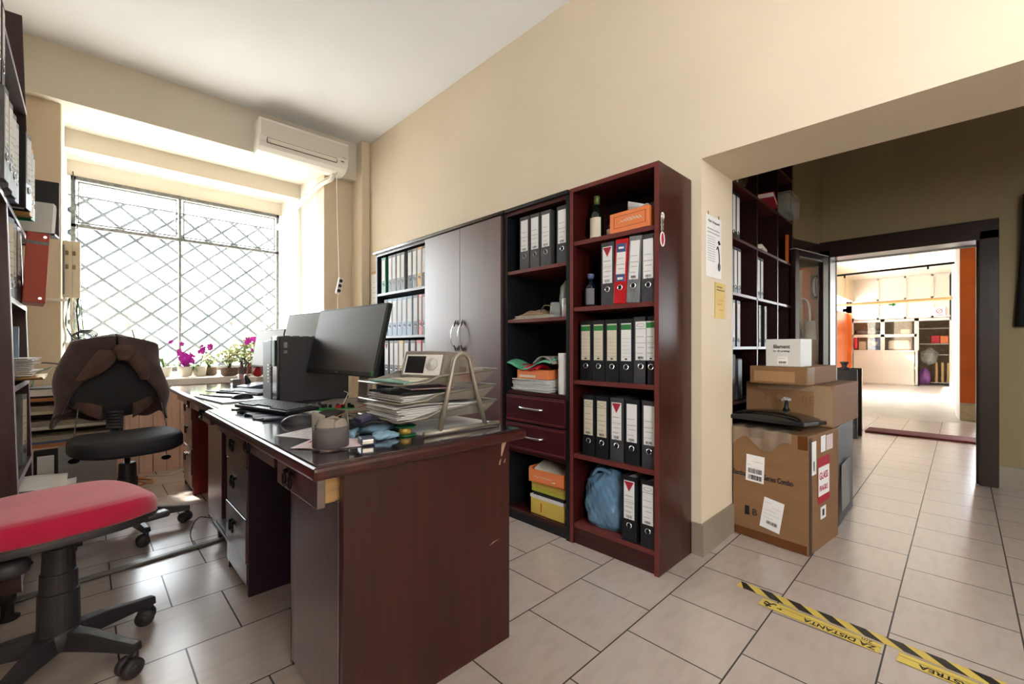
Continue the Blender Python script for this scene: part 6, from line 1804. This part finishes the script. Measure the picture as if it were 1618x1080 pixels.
text('filament', .031, f0 + fu * .040 + Vector((0, 0, 1.043)) + fn * .001, fu, up, INK, t, 'lettering', sx=.88, bold=.0003)
text('for 3D printing', .0145, f0 + fu * .040 + Vector((0, 0, 1.023)) + fn * .001, fu, up, INK, t, 'lettering', sx=.95)
b = MB(); rect(b, f0 + fu * .062 + Vector((0, 0, .952)) + fn * .001, fu, up, .055, .045); b.build('product_label', WPLAST, t)
b = MB(); bars(b, f0 + fu * .070 + Vector((0, 0, .957)) + fn * .0022, fu, up, .038, .013, 16, 8); scribble(b, f0 + fu * .07 + Vector((0, 0, .985)) + fn * .0022, fu, up, .03, [(0, 0, .03)], th=.001, h=.002); b.build('barcode', INK, t)

# door leaf of the passage door, standing open
t = thing('glazed_door', 'open dark-framed glass door standing against the passage corner', 'door', (4.85, .86, 0), rot=(0, 0, 0))
h0, h1 = Vector((4.835, .862, 0)), Vector((4.24, .985, 0))
du = (h1 - h0).normalized(); dn = Vector((0, 0, 1)).cross(du)
Md = Matrix.Translation(h0) @ Matrix((du, dn, Vector((0, 0, 1)))).transposed().to_4x4()
Wd = (h1 - h0).length
MB().box(0, .105, -.02, .02, .01, 1.87, Md).build('stile', WOOD_FRAME, t, bevel=.003)
MB().box(Wd - .07, Wd, -.02, .02, .01, 1.87, Md).build('stile', WOOD_FRAME, t, bevel=.003)
MB().box(.105, Wd - .07, -.02, .02, 1.81, 1.87, Md).build('top_rail', WOOD_FRAME, t, bevel=.003)
MB().box(.105, Wd - .07, -.02, .02, .01, .25, Md).build('bottom_rail', WOOD_FRAME, t, bevel=.003)
MB().box(.105, Wd - .07, -.003, .003, .25, 1.81, Md).build('glass_pane', DGLASS, t)
MB().box(0, Wd, -.022, .022, 1.87, 1.874, Md).build('top_edge', HALLW, t)
# what stands behind the glass
t = thing('orange_board', 'orange-brown board on the wall behind the open glass door', 'board', (4.88, 1.12, 0))
MB().box(4.872, 4.898, .925, 1.32, .0, 1.80).build('board_panel', ORANGEP, t)  # brighter orange stands in for hall light on the board
MB().box(4.866, 4.872, .93, 1.03, 1.60, 1.76).build('lighter_panel', ORANGEP, t)
MB().box(4.866, 4.872, 1.05, 1.32, 1.0, 1.78).build('pale_panel', HALLB, t)
t = thing('wall_lamp', 'grey drum lamp shade with white curved arm behind the door glass', 'lamp', (4.77, .96, 1.10))
MB().lathe([(.052, 0), (.042, .17)], (4.78, .975, 1.12), 22).build('lamp_shade', mat('grey_lamp_shade', 'b0aca4', .7), t, smooth=True)
MB().tube(bez([(4.78, .975, 1.29), (4.785, .98, 1.40), (4.79, 1.0, 1.48), (4.80, 1.045, 1.50), (4.866, 1.06, 1.47)], 6), .009, 8).build('lamp_arm', WPLAST, t, smooth=True)
tag(MB().lathe([(.055, 0), (.03, .17)], (4.74, 1.075, 1.12), 20).build('dark_lamp_shade', GPLAST, smooth=True), 'dark tapered shade beside the grey one behind the glass', 'lamp')
t = thing('wall_handset', 'white curved handset hanging on the orange board behind the glass', 'handset', (4.85, .95, 1.6))
MB().tube(bez([(4.85, .945, 1.52), (4.84, .955, 1.60), (4.845, .95, 1.68), (4.86, .94, 1.70)], 6), .012, 8).build('handset_body', WPLAST, t, smooth=True)
MB().box(4.858, 4.8655, .93, .985, 1.50, 1.72).build('dark_backplate', BIN_BLACK, t)
# coat at the right frame edge
t = thing('black_coat', 'black garment hanging at the right edge of the picture', 'coat', (4.85, -.37, 1.6))
def coat(u_, v_):
    return (4.84 + .02 * math.sin(6 * u_ + 2 * v_), -.315 - .22 * u_ + .035 * (1 - v_) * (1 - u_) * 1.0, 1.20 + .95 * v_)
MB().grid(lambda a, q: coat(a, q), 10, 12).build('cloth', COAT, t, smooth=True, solid=.05)
MB().tube([(4.895, -.42, 2.16), (4.86, -.42, 2.16), (4.86, -.42, 2.19)], .008, 6).build('hook', RAWIRON, t)

# ================================================================== FLOOR TAPE
def strip(name, lab, p0, p1, wd, parts):
    pass
p0 = Vector((2.105, .690, 0)); p1 = Vector((2.045, -.35, 0))
du = (p1 - p0).normalized(); dv = Vector((du.y, -du.x, 0))          # dv points to -X (towards the viewer)
if dv.x > 0: dv = -dv
t = thing('hazard_tape', 'black and yellow striped floor tape across the passage threshold', 'floor tape', (2.08, .3, 0))
Lt = (p1 - p0).length
wd = .052
def P(s, q, z): return p0 + du * s + dv * q + Vector((0, 0, z))
b = MB(); b.bm.faces.new([b.bm.verts.new(q) for q in (P(0, 0, .0012), P(Lt, 0, .0012), P(Lt, wd, .0012), P(0, wd, .0012))]); b.build('yellow_tape', TAPEY, t)
b = MB(); s = -.03; st = .105
while s < Lt:
    q = [(s + .06, wd), (s + st * .5 + .06, wd), (s + st * .5, 0), (s, 0)]
    q = [(max(0, min(Lt, a)), c_) for a, c_ in q]
    if q[1][0] > q[0][0]: b.bm.faces.new([b.bm.verts.new(P(a, c_, .0018)) for a, c_ in q])
    s += st
b.build('black_stripes', TAPEK, t)
def label(lab, s0, s1, words, round_left=False):
    t = thing('floor_label', lab, 'floor sticker', tuple(P(s0, .09, 0)))
    q0, q1 = wd + .012, wd + .078
    b = MB(); b.bm.faces.new([b.bm.verts.new(P(*q)) for q in ((s0, q0, .0012), (s1, q0, .0012), (s1, q1, .0012), (s0, q1, .0012))]); b.build('yellow_sheet', TAPEY, t)
    b = MB()
    for a0, a1, c0_, c1_ in ((s0, s1, q0, q0 + .0015), (s0, s1, q1 - .0015, q1), (s0 + .07 if s0 < .3 else s0, s1 if s0 < .3 else s1 - .13, q0 + .024, q0 + .026)):
        b.bm.faces.new([b.bm.verts.new(P(*q)) for q in ((a0, c0_, .0016), (a1, c0_, .0016), (a1, c1_, .0016), (a0, c1_, .0016))])
    b.build('border', INK, t)
    for body, size, s_, q_ in words:
        text(body, size, P(s_, q_, .0014), -du, dv, INK, t, 'lettering', ext=.0003, sx=1.0, bold=.0008)
    return t, q0, q1
def runner(t, s, q):
    b = MB()
    z = .0022
    def seg(a, c, r=.0028): b.tube([P(s + a[0], q + a[1], z), P(s + c[0], q + c[1], z)], r, 5)
    b.ell(P(s + .0, q + .040, z), (.006, .006, .001))
    seg((0, .033), (.006, .018)); seg((0, .030), (-.014, .026)); seg((.0, .030), (.014, .034)); seg((.006, .018), (-.008, .010)); seg((-.008, .010), (-.016, .014)); seg((.006, .018), (.016, .006)); seg((.016, .006), (.026, .008))
    seg((.034, .026), (.05, .026), .0015); seg((.05, .026), (.044, .031), .0015); seg((.05, .026), (.044, .021), .0015)
    b.build('pictogram', INK, t)
t, q0, q1 = label('yellow floor label reading ZA DISTANTA beside the striped tape', .115, .50, [('ZA DISTANTA', .034, .488, wd + .044)])
text('2m', .026, P(.475, wd + .016, .0014), -du, dv, INK, t, 'lettering', ext=.0003)
runner(t, .145, wd + .026)
t, q0, q1 = label('yellow floor label reading PASTREA near the bottom right edge', .545, .90, [('PASTREA', .034, .735, wd + .044)])
runner(t, .82, wd + .026)
